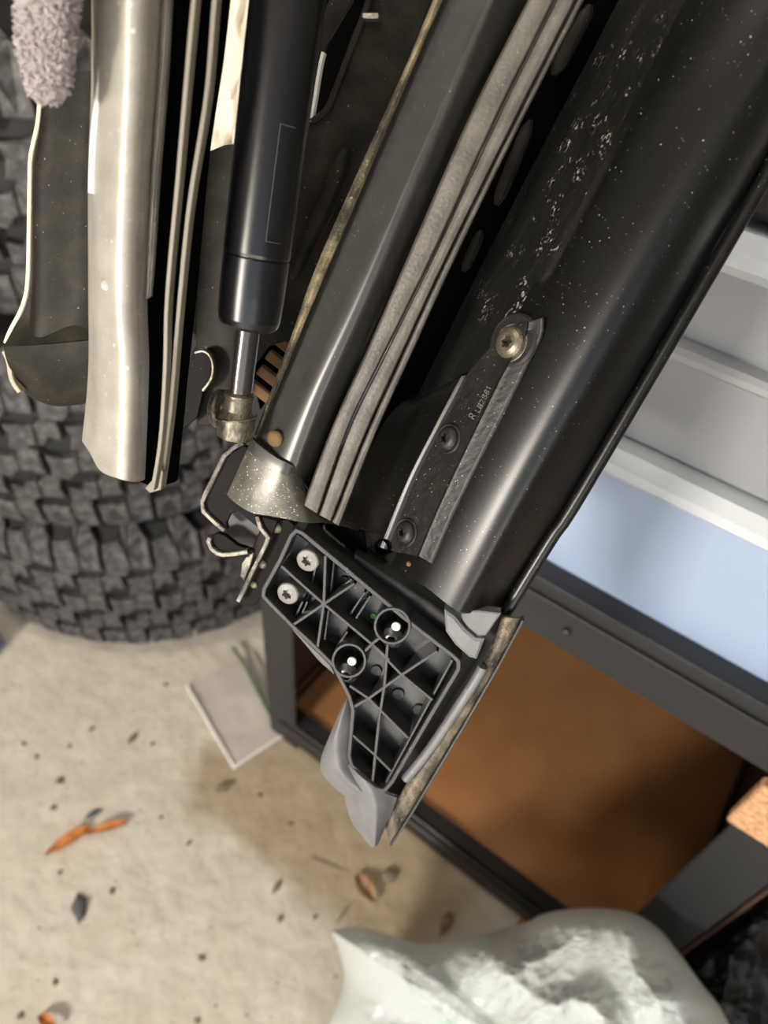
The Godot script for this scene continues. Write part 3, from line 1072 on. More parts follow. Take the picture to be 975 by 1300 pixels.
func bracket() -> void:
	var t := thing("hinge_bracket", "flat black bracket with three domed screws bolted along the hatch frame crease", "bracket", A(540, 690, -0.05))
	var f0 := line([420, 668, 452, 606, 492, 530, 530, 500, 574, 478], -0.046)
	var fm := line([455, 690, 486, 605, 522, 527, 552, 496, 578, 480], -0.031)
	var f1 := line([478, 694, 512, 610, 548, 538, 570, 498, 583, 478], -0.0185)
	var f2 := line([492, 698, 526, 612, 562, 541, 583, 501, 593, 476], -0.0165)
	var f3 := line([529, 706, 560, 632, 600, 548, 622, 503, 642, 464], -0.0045)
	var f4 := line([532, 706, 563, 633, 603, 549, 625, 504, 645, 465], -0.0056)
	var f5 := line([549, 716, 580, 645, 625, 555, 650, 506, 676, 452], -0.0022)
	var f6 := line([552, 718, 583, 647, 628, 557, 653, 508, 679, 453], -0.010)
	var fr := []
	for i in 5:
		fr.append((f1[i] + f2[i]) * 0.5 + Vector3(0.5, 0, 0.0009))
	put("inner_flange", strip([f0, fm, f1, fr, f2], 40, 6, 0.003), M.black, t)
	f2.append_array(line([618, 446, 638, 416], -0.0130))
	f3.append_array(line([664, 432, 669, 409], -0.0045))
	f4.append_array(line([667, 433, 672, 409], -0.0056))
	f5.append_array(line([689, 426, 690, 403], -0.0022))
	f6.append_array(line([692, 427, 693, 402], -0.010))
	put("plate", strip([f2, f3], 40, 8, 0.002), M.bracket, t)
	put("edge_strip", strip([f3, f4, f5, f6], 40, 4, 0.002, false), M.bracket, t)
	var nose := MB.new()
	var tilt := (NB + CB * Vector3(-0.75, 0.42, 0)).normalized()
	lathe(nose, A(655, 434, -0.0105), tilt, [Vector2(0.0112, -0.006), Vector2(0.0110, 0.002), Vector2(0.0100, 0.003), Vector2(0.0098, 0.0027), Vector2(0.0001, 0.003)], 36)
	put("screw_boss", nose, M.bracket, t)
	for s in [[570, 557, -0.0112, 0.0058], [516, 676, -0.0112, 0.0058], [650, 436, -0.0090, 0.0072]]:
		var sc := MB.new()
		var k: float = s[3] / 0.0058
		var pr := []
		for q in [Vector2(6.4, -3.0), Vector2(6.4, 0.4), Vector2(5.9, 0.9), Vector2(5.2, 0.7), Vector2(5.0, 1.6), Vector2(4.3, 2.4), Vector2(3.0, 3.0), Vector2(1.9, 3.1), Vector2(1.75, 2.9), Vector2(1.6, 0.8), Vector2(0.01, 0.6)]:
			pr.append(q * 0.001 * k)
		lathe(sc, A(s[0], s[1], s[2]), tilt, pr, 48, [0, 0, 0, 0, 0, 0, 0, 0.16, 0.18, 0.18, 0])
		put("screw", sc, M.dull_steel if s[3] > 0.006 else M.bracket, t)
	var hole := MB.new()
	lathe(hole, A(485, 696, -0.0155), (NB + CB * Vector3(-0.5, 0.3, 0)).normalized(), [Vector2(0.0042, 0.0), Vector2(0.0040, 0.0008), Vector2(0.0034, 0.0006), Vector2(0.003, -0.004), Vector2(0.0001, -0.004)], 20)
	put("drain_hole", hole, M.void, t, "ragged black hole at the lower end")
	var rust := MB.new()
	lathe(rust, A(519, 716, -0.009), NB, [Vector2(0.0013, -0.0005), Vector2(0.001, 0.0006), Vector2(0.0001, 0.0008)], 9)
	put("rust_spot", rust, M.rust, t)
	# raised part number, running up the plate
	var font := SystemFont.new()
	font.font_names = PackedStringArray(["Droid Sans"])
	var up_dir := (A(632, 500, -0.013) - A(592, 582, -0.013)).normalized()
	for q in [["020", 590, 574, 0.0036], ["R", 598, 532, 0.0042], ["LB2881", 606, 524, 0.0036]]:
		var tm := TextMesh.new()
		tm.text = q[0]
		tm.font = font
		tm.font_size = 32
		tm.pixel_size = q[3] / 32.0
		tm.depth = 0.0006
		tm.horizontal_alignment = HORIZONTAL_ALIGNMENT_LEFT
		var tn := (AV(Vector3(600, 548, -0.0045)) - AV(Vector3(558, 540, -0.0165))).normalized()
		var nz := tn.cross(up_dir).normalized()
		if nz.dot(NB) < 0: nz = -nz
		var mi := MeshInstance3D.new()
		mi.name = "raised_lettering"
		mi.mesh = tm
		mi.material_override = M.edge_steel
		t.add_child(mi, true)
		mi.transform = to_self(t).affine_inverse() * Transform3D(Basis(up_dir, nz.cross(up_dir).normalized(), nz), A(q[1], q[2], -0.0062))

func end_cap() -> void:
	var t := thing("ribbed_end_cap", "black plastic end cap with a lattice of ribs, two star screws and two hollow bosses", "end cap", A(460, 960, -0.03))
	var o := 0.0
	var dep := 0.017
	var px := 0.32 / F
	# tray floor
	var fl := MB.new()
	plate(fl, [376, 676, 580, 838, 582, 850, 490, 1004, 444, 968, 447, 905, 440, 878, 424, 842, 372, 796, 333, 760], -dep * 0.9, -NB * 0.004, 1.0)
	put("tray", fl, M.plastic, t)
	# outer wall
	var rim := [[376, 674], [383, 677], [430, 716], [500, 774], [528, 797], [575, 833], [582, 840], [582, 850], [545, 912], [497, 994], [488, 1004], [480, 1003], [461, 985], [446, 972], [443, 960], [446, 925], [448, 902], [443, 884], [434, 866], [424, 846], [400, 822], [371, 795], [345, 769], [334, 757], [335, 748], [355, 712], [369, 681]]
	var pts := []
	for q in rim:
		pts.append(A(q[0], q[1], o))
	var wb := MB.new()
	ridge(wb, pts, 3.3 * px, dep, NB, true)
	put("outer_wall", wb, M.plastic, t)
	# second, lower rim line inside the right wall
	var sb := MB.new()
	ridge(sb, [A(574, 838, -0.003), A(490, 994, -0.003)], 1.8 * px, dep - 0.004, NB)
	put("inner_wall", sb, M.plastic, t)
	var ribs := [
		[357, 719, 411, 767], [411, 767, 472, 818], [472, 818, 510, 857], [510, 857, 549, 889],
		[411, 767, 413, 706], [411, 767, 373, 793], [411, 767, 450, 741], [411, 767, 403, 822],
		[472, 818, 484, 808], [472, 818, 461, 829], [510, 857, 555, 827], [510, 857, 468, 887], [468, 887, 447, 899],
		[492, 818, 488, 870], [488, 870, 481, 915], [481, 915, 472, 1000], [444, 871, 468, 887], [468, 887, 518, 937],
		[448, 934, 474, 957], [474, 957, 496, 979], [472, 818, 494, 838]]
	for r in ribs:
		var b := MB.new()
		ridge(b, [A(r[0], r[1], o - 0.0004), A(r[2], r[3], o - 0.0004)], 2.3 * px, dep, NB)
		put("rib", b, M.plastic, t)
	# low double ribs in the middle pockets
	for r in [[424, 713, 419, 757, 0.007], [446, 735, 424, 756, 0.007], [417, 775, 412, 812, 0.005], [470, 757, 452, 785, 0.004], [463, 752, 445, 780, 0.006], [441, 802, 430, 818, 0.005], [384, 764, 375, 783, 0.006], [390, 764, 381, 785, 0.008], [402, 714, 396, 740, 0.008]]:
		var b := MB.new()
		ridge(b, [A(r[0], r[1], -r[4]), A(r[2], r[3], -r[4])], 1.6 * px, dep - r[4], NB)
		put("low_rib", b, M.plastic, t)
	for q in [[448, 774, 8.0], [396, 800, 8.0], [425, 812, 8.0], [438, 736, 6.0], [506, 880, 9.0], [532, 900, 9.0], [462, 922, 7.0], [478, 850, 8.0]]:   # round ejector marks on the tray
		var b := MB.new()
		lathe(b, A(q[0], q[1], -dep * 0.9), NB, [Vector2(q[2] * px, -0.001), Vector2(q[2] * px, 0.0008), Vector2(q[2] * px * 0.9, 0.0012), Vector2(0.0001, 0.0010)], 20)
		put("ejector_mark", b, M.plastic, t)
	# bosses: a collar with a cone-topped peg inside
	for q in [[498, 795, 22.0, 4.0, 1.0], [443, 839, 20.5, 3.0, 1.0]]:
		var ring := []
		for i in 30:
			var a := TAU * i / 30.0
			ring.append(A(q[0] + cos(a) * q[2], q[1] + sin(a) * q[2], 0.0008))
		var b := MB.new()
		ridge(b, ring, 2.0 * px, dep, NB, true)
		var boss := put("boss", b, M.plastic, t)
		var pg := MB.new()
		lathe(pg, A(q[0] + q[3], q[1] + q[4], -dep * 0.9), NB, [Vector2(0.0060, 0.0), Vector2(0.0058, 0.007), Vector2(0.0052, 0.0105), Vector2(0.0030, 0.0128), Vector2(0.0021, 0.0131)], 26)
		put("peg", pg, M.plastic, boss)
		var tip := MB.new()
		lathe(tip, A(q[0] + q[3] + 1, q[1] + q[4] - 1, -dep * 0.9 + 0.0130), NB, [Vector2(0.0021, 0.0), Vector2(0.0020, 0.0008), Vector2(0.0013, 0.0013), Vector2(0.0001, 0.0014)], 20)
		put("peg_tip", tip, M.white, boss, "shiny white tip")
	for q in [[391, 711], [366, 753]]:
		var sc := MB.new()
		var pr := []
		for k in [Vector2(5.0, -9.0), Vector2(5.0, 0.0), Vector2(4.9, 0.5), Vector2(4.4, 0.95), Vector2(2.1, 1.5), Vector2(1.95, 1.3), Vector2(1.8, -1.2), Vector2(0.01, -1.3)]:
			pr.append(k * 0.00105)
		lathe(sc, A(q[0], q[1], -0.004), (NB + CB * Vector3(-0.12, 0.05, 0)).normalized(), pr, 60, [0, 0, 0, 0, 0.17, 0.19, 0.19, 0])
		put("screw", sc, M.screw, t, "grey star-drive screw")
	var dot := MB.new()
	lathe(dot, A(474, 782, -dep * 0.88), NB, [Vector2(0.0015, 0.0), Vector2(0.0013, 0.0005), Vector2(0.0001, 0.0006)], 12)
	put("paint_dot", dot, M.green_dot, t, "bright green paint dot")
	# skirt that hangs below the tray
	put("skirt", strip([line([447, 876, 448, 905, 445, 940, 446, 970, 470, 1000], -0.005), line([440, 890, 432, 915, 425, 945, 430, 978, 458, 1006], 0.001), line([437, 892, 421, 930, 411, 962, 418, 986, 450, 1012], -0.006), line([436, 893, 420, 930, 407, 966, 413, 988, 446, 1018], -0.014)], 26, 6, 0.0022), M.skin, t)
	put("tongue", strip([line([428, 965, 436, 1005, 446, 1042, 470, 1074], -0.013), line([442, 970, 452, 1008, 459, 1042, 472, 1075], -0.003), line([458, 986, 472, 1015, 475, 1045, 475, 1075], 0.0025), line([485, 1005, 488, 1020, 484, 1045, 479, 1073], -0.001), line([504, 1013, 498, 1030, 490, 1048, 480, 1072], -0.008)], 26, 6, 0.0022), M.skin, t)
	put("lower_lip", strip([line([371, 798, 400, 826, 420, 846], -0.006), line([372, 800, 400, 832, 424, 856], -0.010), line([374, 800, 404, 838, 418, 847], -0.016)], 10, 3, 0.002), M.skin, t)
	# backing and the outer flange that takes the hatch edge
	var bk := MB.new()
	plate(bk, [432, 680, 462, 706, 590, 782, 640, 780, 650, 800, 560, 930, 505, 1018, 486, 1006, 560, 880, 560, 840, 440, 735], -0.021, -NB * 0.003, 1.0)
	put("backing", bk, M.plastic_rough, t)
	put("flange", strip([line([637, 783, 621, 826, 574, 906, 515, 998, 489, 1046], -0.010), line([645, 784, 627, 832, 576, 918, 516, 1014, 491, 1056], -0.007), line([660, 786, 631, 844, 580, 930, 520, 1030, 494, 1072], -0.011)], 40, 5, 0.002), M.dusty, t, "outer flange coated with brown dust")
	var fe := MB.new()
	ridge(fe, [A(664, 788, -0.008), A(633, 846, -0.008), A(582, 934, -0.008), A(522, 1034, -0.008), A(496, 1074, -0.008)], 1.7 * px, 0.005, NB)
	put("flange_edge", fe, M.plastic, t)
	var bd := MB.new()
	var bp := []
	for p in resample(line([613, 846, 606, 860, 575, 908, 545, 952, 515, 989], -0.006), 20):
		bp.append(AV(p))
	tube(bd, bp, 0.0024, 14)
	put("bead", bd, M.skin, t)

func latch() -> void:
	var t := thing("latch_bracket", "hook-shaped steel latch bracket with bare cut edges below the hatch rail", "latch", A(310, 760, -0.04))
	var back := A(-8 + 300, 650 - 3, -0.004 - 0.012) - A(300, 650, -0.012)
	var h := MB.new()
	plate(h, [309, 566, 322, 572, 322, 604, 300, 640, 330, 655, 352, 662, 345, 680, 331, 672, 302, 649, 293, 652, 287, 664, 288, 672, 264, 652, 260, 640, 267, 618, 287, 580], -0.012, -NB * 0.003, 0.6)
	put("hook_face", h, M.black_metal, t)
	var e := MB.new()
	var hp := []
	for q in [[308, 563], [297, 568], [284, 579], [272, 604], [262, 624], [256, 638], [258, 650], [266, 658], [284, 674]]:
		hp.append(A(q[0], q[1], -0.010))
	ridge(e, hp, 0.0011, 0.005, NB)
	put("cut_edge", e, M.edge_steel, t, "bare grey cut edge of the upper jaw")
	var f := MB.new()
	plate(f, [266, 688, 268, 681, 276, 677, 285, 680, 302, 693, 316, 697, 322, 700, 316, 708, 300, 706, 284, 704, 273, 702], -0.012, -NB * 0.003, 0.6)
	put("jaw", f, M.black_metal, t)
	var e2 := MB.new()
	hp = []
	for q in [[266, 683], [264, 688], [268, 697], [275, 703], [283, 705], [296, 704], [308, 702], [314, 701]]:
		hp.append(A(q[0], q[1], -0.010))
	ridge(e2, hp, 0.0011, 0.005, NB)
	put("cut_edge", e2, M.edge_steel, t, "bare grey cut edge of the lower jaw")
	var g := MB.new()
	plate(g, [334, 672, 344, 660, 366, 660, 374, 668, 350, 716, 331, 760, 322, 770, 304, 768, 322, 728, 340, 690], -0.016, -NB * 0.003, 0.8)
	put("flange", g, M.black_metal, t)
	var e3 := MB.new()
	hp = []
	for q in [[326, 656], [330, 670], [340, 683], [337, 692], [322, 722], [311, 745], [302, 764]]:
		hp.append(A(q[0], q[1], -0.010))
	ridge(e3, hp, 0.0011, 0.006, NB)
	put("cut_edge", e3, M.edge_steel, t, "bare grey cut edge of the flange")
	var e4 := MB.new()
	plate(e4, [307, 716, 315, 704, 322, 702, 318, 716, 310, 738, 305, 732], -0.012, -NB * 0.003, 1.0)
	put("weld_lump", e4, M.edge_steel, t)
	for q in [[351, 670, 8.0], [333, 716, 7.0], [322, 742, 6.0]]:
		var b := MB.new()
		lathe(b, A(q[0], q[1], -0.016), NB, [Vector2(q[2] * 0.00034, -0.001), Vector2(q[2] * 0.00032, 0.0005), Vector2(q[2] * 0.0002, 0.0009), Vector2(0.0001, 0.001)], 18)
		put("spot_weld", b, M.dull_steel, t)
	var s := MB.new()
	plate(s, [284, 660, 293, 648, 303, 648, 331, 672, 318, 702, 288, 682], -0.024, -NB * 0.004, 0.8)
	tag(put("striker_block", s, M.plain_grey), "plain grey block seen through the jaws of the latch bracket", "block")
	# folded dark sheet behind the end cap's upper corner
	var w := MB.new()
	plate(w, [372, 664, 425, 664, 462, 676, 466, 706, 436, 694, 430, 690, 412, 676, 412, 668], -0.018, -NB * 0.002, 0.6)
	put("rear_tab", w, M.void, t)
	var we := MB.new()
	ridge(we, [A(411, 667, -0.016), A(412, 675, -0.016), A(436, 695, -0.016), A(437, 699, -0.016)], 0.0005, 0.004, NB)
	put("tab_edge", we, M.edge_steel, t)

func strut() -> void:
	var t := thing("gas_strut", "black gas strut with a bright rod and a greasy ball socket at its lower end", "gas strut", A(292, 545, -0.02))
	var ax := func(f: float) -> Vector3:      # along the strut: 0 at the socket, 1 at the frame's top
		return A(299, 545, 0.006).lerp(A(366, -5, 0.010), f)
	var c0: Vector3 = ax.call(0.0)
	var dir: Vector3 = (ax.call(1.0) - c0).normalized()
	var ln: float = (ax.call(1.0) - c0).length()
	var L := func(k: float) -> Vector3: return c0 + dir * k * ln
	# sizes follow the width in the photograph
	var rt := 43.0 * (A(346, 130).distance_to(A(389, 130)) / 43.0)
	var rc := 35.5 * (A(300, 340).distance_to(A(340, 340)) / 40.0)
	var rr := 14.5 * (A(300, 440).distance_to(A(340, 440)) / 40.0)
	var b := MB.new()
	lathe(b, c0, dir, [Vector2(rt * 0.985, ln * 0.455), Vector2(rt, ln * 0.462), Vector2(rt, ln * 1.25)], 48)
	put("cylinder", b, M.strut, t)
	var c := MB.new()
	lathe(c, c0, dir, [Vector2(rr * 1.1, ln * 0.277), Vector2(rt * 0.80, ln * 0.277), Vector2(rt * 0.90, ln * 0.285), Vector2(rt * 0.955, ln * 0.30), Vector2(rt * 0.985, ln * 0.36), Vector2(rt * 0.99, ln * 0.449), Vector2(rt * 0.95, ln * 0.453), Vector2(rt * 0.95, ln * 0.457)], 48)
	put("collar", c, M.strut, t)
	var r := MB.new()
	lathe(r, c0, dir, [Vector2(rr, ln * 0.07), Vector2(rr, ln * 0.30)], 32)
	put("rod", r, M.rod, t)
	var s := MB.new()
	lathe(s, c0, dir, [Vector2(rr * 1.3, -0.0035), Vector2(rr * 1.55, -0.0030), Vector2(rr * 1.6, 0.001), Vector2(rr * 1.6, 0.0055), Vector2(rr * 1.5, 0.0065), Vector2(rr * 1.25, 0.0085), Vector2(rr * 1.22, ln * 0.085), Vector2(rr * 1.28, ln * 0.092), Vector2(rr * 1.28, ln * 0.098), Vector2(rr * 1.12, ln * 0.104), Vector2(rr * 0.9, ln * 0.105)], 36)
	lathe(s, c0, -dir, [Vector2(rr * 1.3, 0.0034), Vector2(0.0001, 0.004)], 30)
	put("ball_socket", s, M.dull_steel, t)
	var st := MB.new()
	var side := (CB * Vector3(-1, 0.15, -0.35)).normalized()
	lathe(st, c0 + side * 0.0052 + dir * 0.008, side, [Vector2(0.003, 0), Vector2(0.0034, 0.001), Vector2(0.0072, 0.0012), Vector2(0.0080, 0.002), Vector2(0.0080, 0.0038), Vector2(0.0070, 0.0048), Vector2(0.0030, 0.005), Vector2(0.0001, 0.005)], 30)
	put("ball_stud", st, M.dull_steel, t)
	var clip := MB.new()
	var cp := []
	for i in 17:
		var a := lerpf(-0.5, PI + 0.5, i / 16.0)
		cp.append(c0 + dir * 0.0052 + (CB.x * cos(a) + NB * sin(a)) * rr * 1.62)
	tube(clip, cp, 0.0005, 8)
	put("spring_clip", clip, M.dull_steel, t)
	# the printed label frame on the cylinder's side
	var lab := MB.new()
	var sx := dir.cross(NB).normalized()
	if sx.dot(CB.x) < 0: sx = -sx
	var fr := NB
	var on := func(k: float, a: float) -> Vector3: return c0 + dir * k * ln + (sx * sin(a) + fr * cos(a)) * (rt + 0.00012)
	var path := []
	for i in 9: path.append(on.call(0.745, lerpf(0.98, 0.52, i / 8.0)))
	for i in 10: path.append(on.call(lerpf(0.745, 0.495, i / 9.0), 0.52))
	for i in 9: path.append(on.call(0.495, lerpf(0.52, 0.98, i / 8.0)))
	tube(lab, path, 0.00018, 6)
	put("label_outline", lab, mat(c8(60, 68, 76), 0.6), t, "thin printed label outline")

func pillar() -> void:
	var t := thing("door_panel", "door edge panel painted silver-grey for its reflections, with a small dent, curved and smooth, left of the gas strut", "vehicle panel", A(150, 610, 0.0))
	# offsets towards the viewer rise to the top
	var l := [
		line([104, 560, 112, 470, 112, 350, 112, 220, 116, 90, 116, -110], 0.030),
		line([114, 575, 120, 470, 117, 362, 117, 220, 121, 90, 121, -110], 0.042),
		line([128, 598, 132, 470, 126, 366, 128, 220, 133, 90, 134, -110], 0.0495),
		line([152, 608, 155, 470, 150, 372, 154, 220, 160, 90, 164, -110], 0.054),
		line([170, 612, 176, 470, 172, 380, 178, 220, 186, 90, 194, -110], 0.050),
		line([181, 610, 186, 470, 184, 375, 190, 220, 199, 90, 210, -110], 0.040)]
	put("skin", strip(l, 130, 8, 0.002), M.silver, t)
	var fold := strip([line([184, 380, 186, 330, 192, 220, 201, 90, 211, -110], 0.041), line([187, 378, 190, 330, 197, 220, 207, 90, 217, -110], 0.044), line([190, 376, 194, 330, 201, 220, 211, 90, 221, -110], 0.040)], 30, 4, 0.002)
	put("hem", fold, M.silver, t)
	var dent := MB.new()
	lathe(dent, A(135, 362, 0.0515), NB, [Vector2(0.0024, -0.0004), Vector2(0.0016, 0.0006), Vector2(0.0001, 0.0009)], 16)
	put("dent_bump", dent, M.silver, t)
	var w := MB.new()
	var wp := []
	for p in resample(line([115, 245, 118, 170, 128, 90, 132, 0, 134, -110], 0.046), 16):
		wp.append(AV(p))
	ridge(w, wp, 0.0011, 0.003, NB)
	put("white_strip", w, M.white, t, "bright white strip on the outer edge")
	# rubber fins behind the panel's edge
	var s := thing("door_seal", "black rubber door seal with two pale fin edges, right of the silver-grey panel", "seal", A(215, 612, -0.01))
	var base := strip([line([178, 612, 188, 470, 186, 375, 194, 220, 206, 90, 216, -110], 0.032), line([198, 618, 206, 470, 210, 375, 226, 220, 242, 90, 258, -110], 0.024), line([222, 612, 236, 470, 246, 375, 262, 200, 282, 60, 300, -110], 0.010)], 40, 4, 0.003)
	put("base", base, M.void, s)
	var fm := mat(c8(120, 114, 100), 0.5)
	for q in [[line([193, 622, 203, 560, 209, 470, 212, 375, 226, 220, 240, 60, 256, -110], 0.046), 0.0008], [line([203, 620, 216, 520, 226, 400, 240, 260, 262, 120, 272, 0, 284, -110], 0.036), 0.0009]]:
		var b := MB.new()
		var pp := []
		for p in resample(q[0], 40):
			pp.append(AV(p))
		ridge(b, pp, q[1], 0.0035, NB)
		put("fin", b, fm, s)
	var foot := MB.new()
	plate(foot, [196, 606, 203, 590, 207, 600, 204, 622, 190, 626, 184, 620], 0.038, -NB * 0.004, 1.0)
	put("fin_foot", foot, fm, s)

	var h := thing("mounting_bracket", "dark olive dusty steel arm with a pale rolled left edge, left of the silver-grey panel", "bracket", A(60, 510, -0.02))
	var arm := strip([line([34, 445, 39, 380, 42, 330, 42, 220, 50, 160, 56, 90], -0.004), line([46, 440, 46, 385, 47, 330, 48, 220, 56, 160, 62, 90], 0.004), line([90, 430, 100, 380, 100, 330, 100, 220, 106, 160, 110, 90], 0.002), line([135, 425, 135, 380, 135, 330, 135, 220, 135, 160, 135, 90], 0.006)], 30, 5, 0.003)
	put("arm", arm, M.olive, h)
	var ledge := strip([line([4, 440, 60, 436, 135, 428], 0.006), line([20, 412, 70, 405, 135, 395], 0.000), line([38, 375, 80, 384, 135, 372], -0.001)], 14, 5, 0.003)
	put("ledge", ledge, M.olive, h)
	var lower := strip([line([4, 440, 60, 437, 135, 430], 0.006), line([10, 462, 60, 470, 135, 465], 0.003), line([26, 492, 62, 505, 135, 500], -0.003), line([40, 505, 74, 516, 135, 508], -0.012)], 16, 5, 0.003)
	put("lower_lip", lower, M.olive, h)
	var e := MB.new()
	var ep := []
	for p in resample(line([6, 436, 12, 420, 24, 398, 32, 375, 35, 345, 36, 300, 37, 230, 38, 200, 42, 180, 48, 150, 52, 90], 0.000), 34):
		ep.append(AV(p))
	ridge(e, ep, 0.0010, 0.004, NB)  # edge coloured paler than the arm
	put("rolled_edge", e, mat(c8(188, 180, 162), 0.5), h, "pale rolled edge")
	var e2 := MB.new()
	ep = []
	for p in resample(line([4, 446, 10, 460, 14, 482, 24, 498], 0.002), 10):
		ep.append(AV(p))
	ridge(e2, ep, 0.0012, 0.004, NB)
	put("rolled_edge", e2, mat(c8(150, 140, 124), 0.5), h)
	# fleece
	var fl := thing("fleece_cloth", "fluffy mauve-grey fleece hanging above the dark olive arm", "cloth", A(62, 130, 0.0))
	var n := FastNoiseLite.new()
	n.seed = 8
	n.frequency = 60.0
	var fb := MB.new()
	var rows := []
	var cs := []
	for i in 22:
		var f := i / 21.0
		var y := lerpf(132, -130, f)
		var row := []
		var rx := 42.0 * sqrt(clampf(sin(f * PI * 0.5 + 0.12), 0.02, 1.0)) * (0.35 if i == 0 else 1.0)
		for k in 28:
			var a := TAU * k / 28
			var p := A(60 + cos(a) * rx, y, 0.060 + sin(a) * rx * 0.00022)
			row.append(p + (p - A(60, y, 0.060)).normalized() * n.get_noise_3dv(p) * 0.0022)
		rows.append(row)
		cs.append(A(60, y, 0.060))
	add_round(fb, rows, cs)
	for k in 28:
		fb.flat(cs[0], rows[0][k], rows[0][(k + 1) % 28], CB.y * -1)
	put("cloth_body", fb, M.fleece, fl)
	var mm := MultiMesh.new()
	mm.transform_format = MultiMesh.TRANSFORM_3D
	var tuft := MB.new()
	tube(tuft, [Vector3.ZERO, Vector3(0.0004, 0.0016, 0), Vector3(0.0014, 0.0026, 0.0003), Vector3(0.0016, 0.0018, 0.0008)], [0.0005, 0.00055, 0.0005, 0.0002], 5)
	mm.mesh = tuft.mesh(M.fleece)
	mm.instance_count = 5000
	var inv := to_self(fl).affine_inverse()
	for i in 5000:
		var r := rng.randi_range(0, 20)
		var k := rng.randi_range(0, 27)
		var p: Vector3 = rows[r][k].lerp(rows[r + 1][(k + 1) % 28], rng.randf())
		var out: Vector3 = (p - cs[r]).normalized()
		var bs := Basis(Quaternion(Vector3.UP, out)) * Basis(Vector3.UP, rng.randf() * TAU)
		mm.set_instance_transform(i, inv * Transform3D(bs.scaled(Vector3.ONE * rng.randf_range(0.35, 0.75)), p))
	var mi := MultiMeshInstance3D.new()
	mi.name = "pile"
	mi.multimesh = mm
	mi.set_meta("kind", "stuff")
	fl.add_child(mi, true)

func inner_panel() -> void:
	var t := thing("inner_panel", "dark olive inner body panel with a black keyhole opening, behind the gas strut", "vehicle panel", A(400, 480, -0.07))
	var b := MB.new()
	plate(b, [250, 540, 246, 200, 285, 184, 350, 178, 386, 152, 393, 154, 405, 148, 415, 138, 425, 115, 437, 83, 450, 48, 468, 0, 500, -110, 600, -110, 548, 0, 430, 300, 372, 430, 340, 440, 310, 480, 290, 540], -0.040, -NB * 0.003, 1.2)
	plate(b, [384, 158, 392, 80, 400, 40, 418, 0, 440, -60, 462, -110, 480, -110, 447, 0, 430, 28, 414, 55, 406, 83, 397, 138, 393, 155], -0.040, -NB * 0.003, 0.6)
	put("sheet", b, M.olive, t)
	var e := MB.new()
	var ep := []
	for p in resample(line([500, -110, 468, 0, 450, 48, 437, 83, 425, 115, 415, 138, 405, 148, 393, 154], -0.0385), 30):
		ep.append(AV(p))
	ridge(e, ep, 0.0014, 0.003, NB)
	put("opening_rim", e, M.olive, t)
	var e2 := MB.new()
	ep = []
	for p in resample(line([393, 154, 397, 138, 406, 83, 410, 66], -0.0385), 20):
		ep.append(AV(p))
	ridge(e2, ep, 0.0008, 0.003, NB)  # this stretch of the rim is coloured white
	put("opening_rim", e2, M.white, t, "white rim on the strut side")
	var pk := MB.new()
	plate(pk, [375, 175, 380, 60, 405, -140, 540, -140, 490, 40, 440, 175], -0.075, -NB * 0.002, 1.0)  # flat black sheet carrying the shade of the opening in its colour
	put("pocket_shade", pk, M.void, t, "black sheet painted as the shade inside the keyhole opening")
	var cl := MB.new()
	box(cl, A(472, 22, -0.038), CB.x * 0.0035, CB.y * 0.0012, NB * 0.003, 0.0005)
	put("spring_clip", cl, M.steel, t)
	var tb := MB.new()
	var tp := []
	for p in resample(line([372, 356, 381, 330, 394, 300, 410, 270, 428, 225, 440, 190], -0.030), 20):
		tp.append(AV(p))
	tube(tb, tp, [0.001, 0.0026, 0.0036, 0.004, 0.004, 0.004, 0.004, 0.004, 0.004, 0.004, 0.004, 0.004, 0.004, 0.004, 0.004, 0.004, 0.004, 0.0036, 0.003, 0.002], 14)
	put("pressed_rib", tb, M.olive, t)
	# notch with a rim, where the strut's ball stud is fixed
	var nb := MB.new()
	plate(nb, [242, 452, 256, 446, 266, 452, 271, 466, 268, 482, 258, 495, 250, 530, 232, 545], -0.034, -NB * 0.003, 0.8)
	put("stud_mount", nb, M.black_metal, t)
	var nr := MB.new()
	ep = []
	for p in resample(line([247, 448, 257, 446, 266, 452, 270, 466, 267, 482, 257, 496], -0.032), 16):
		ep.append(AV(p))
	ridge(nr, ep, 0.0006, 0.003, NB)
	put("mount_rim", nr, M.dull_steel, t)
	var bl := MB.new()
	plate(bl, [350, 380, 372, 360, 385, 390, 372, 440, 345, 500, 330, 520, 318, 470], -0.070, -NB * 0.002, 1.0)
	put("back_plate", bl, M.void, t)
	# brown slats seen through the gap
	for i in 4:
		var k := i / 3.0
		var s := MB.new()
		var c := A(lerpf(365, 331, k), lerpf(440, 497, k), -0.052)
		var ux := (A(380, 452) - A(350, 428)).normalized()
		var uy := NB.cross(ux).normalized()
		box(s, c, ux * 0.006, uy * 0.0026, NB * 0.002, 0.0006)
		tag(put("wood_slat", s, mat(c8(112, 84, 56), 0.8)), ["uppermost", "second", "third", "lowest"][i] + " of the brown wooden slats showing between strut and rail", "slat", "brown wooden slats")
	# pale sheet hanging behind
	var pb := MB.new()
	var rows := []
	var nn := FastNoiseLite.new()
	nn.seed = 2
	nn.frequency = 0.02
	for i in 24:
		var row := []
		for j in 20:
			var x := lerpf(235, 345, j / 19.0)
			var y := lerpf(215, -120, i / 23.0)
			row.append(P(x, y, 0.46 + 0.012 * nn.get_noise_2d(x * 1.5, y * 0.4)))
		rows.append(row)
	sheet(pb, rows, CB * Vector3(0, 0, -0.001))
	tag(put("plastic_sheet", pb, mat(c8(226, 216, 198), 0.5)), "creamy white crumpled sheet glimpsed behind the gas strut", "sheet")

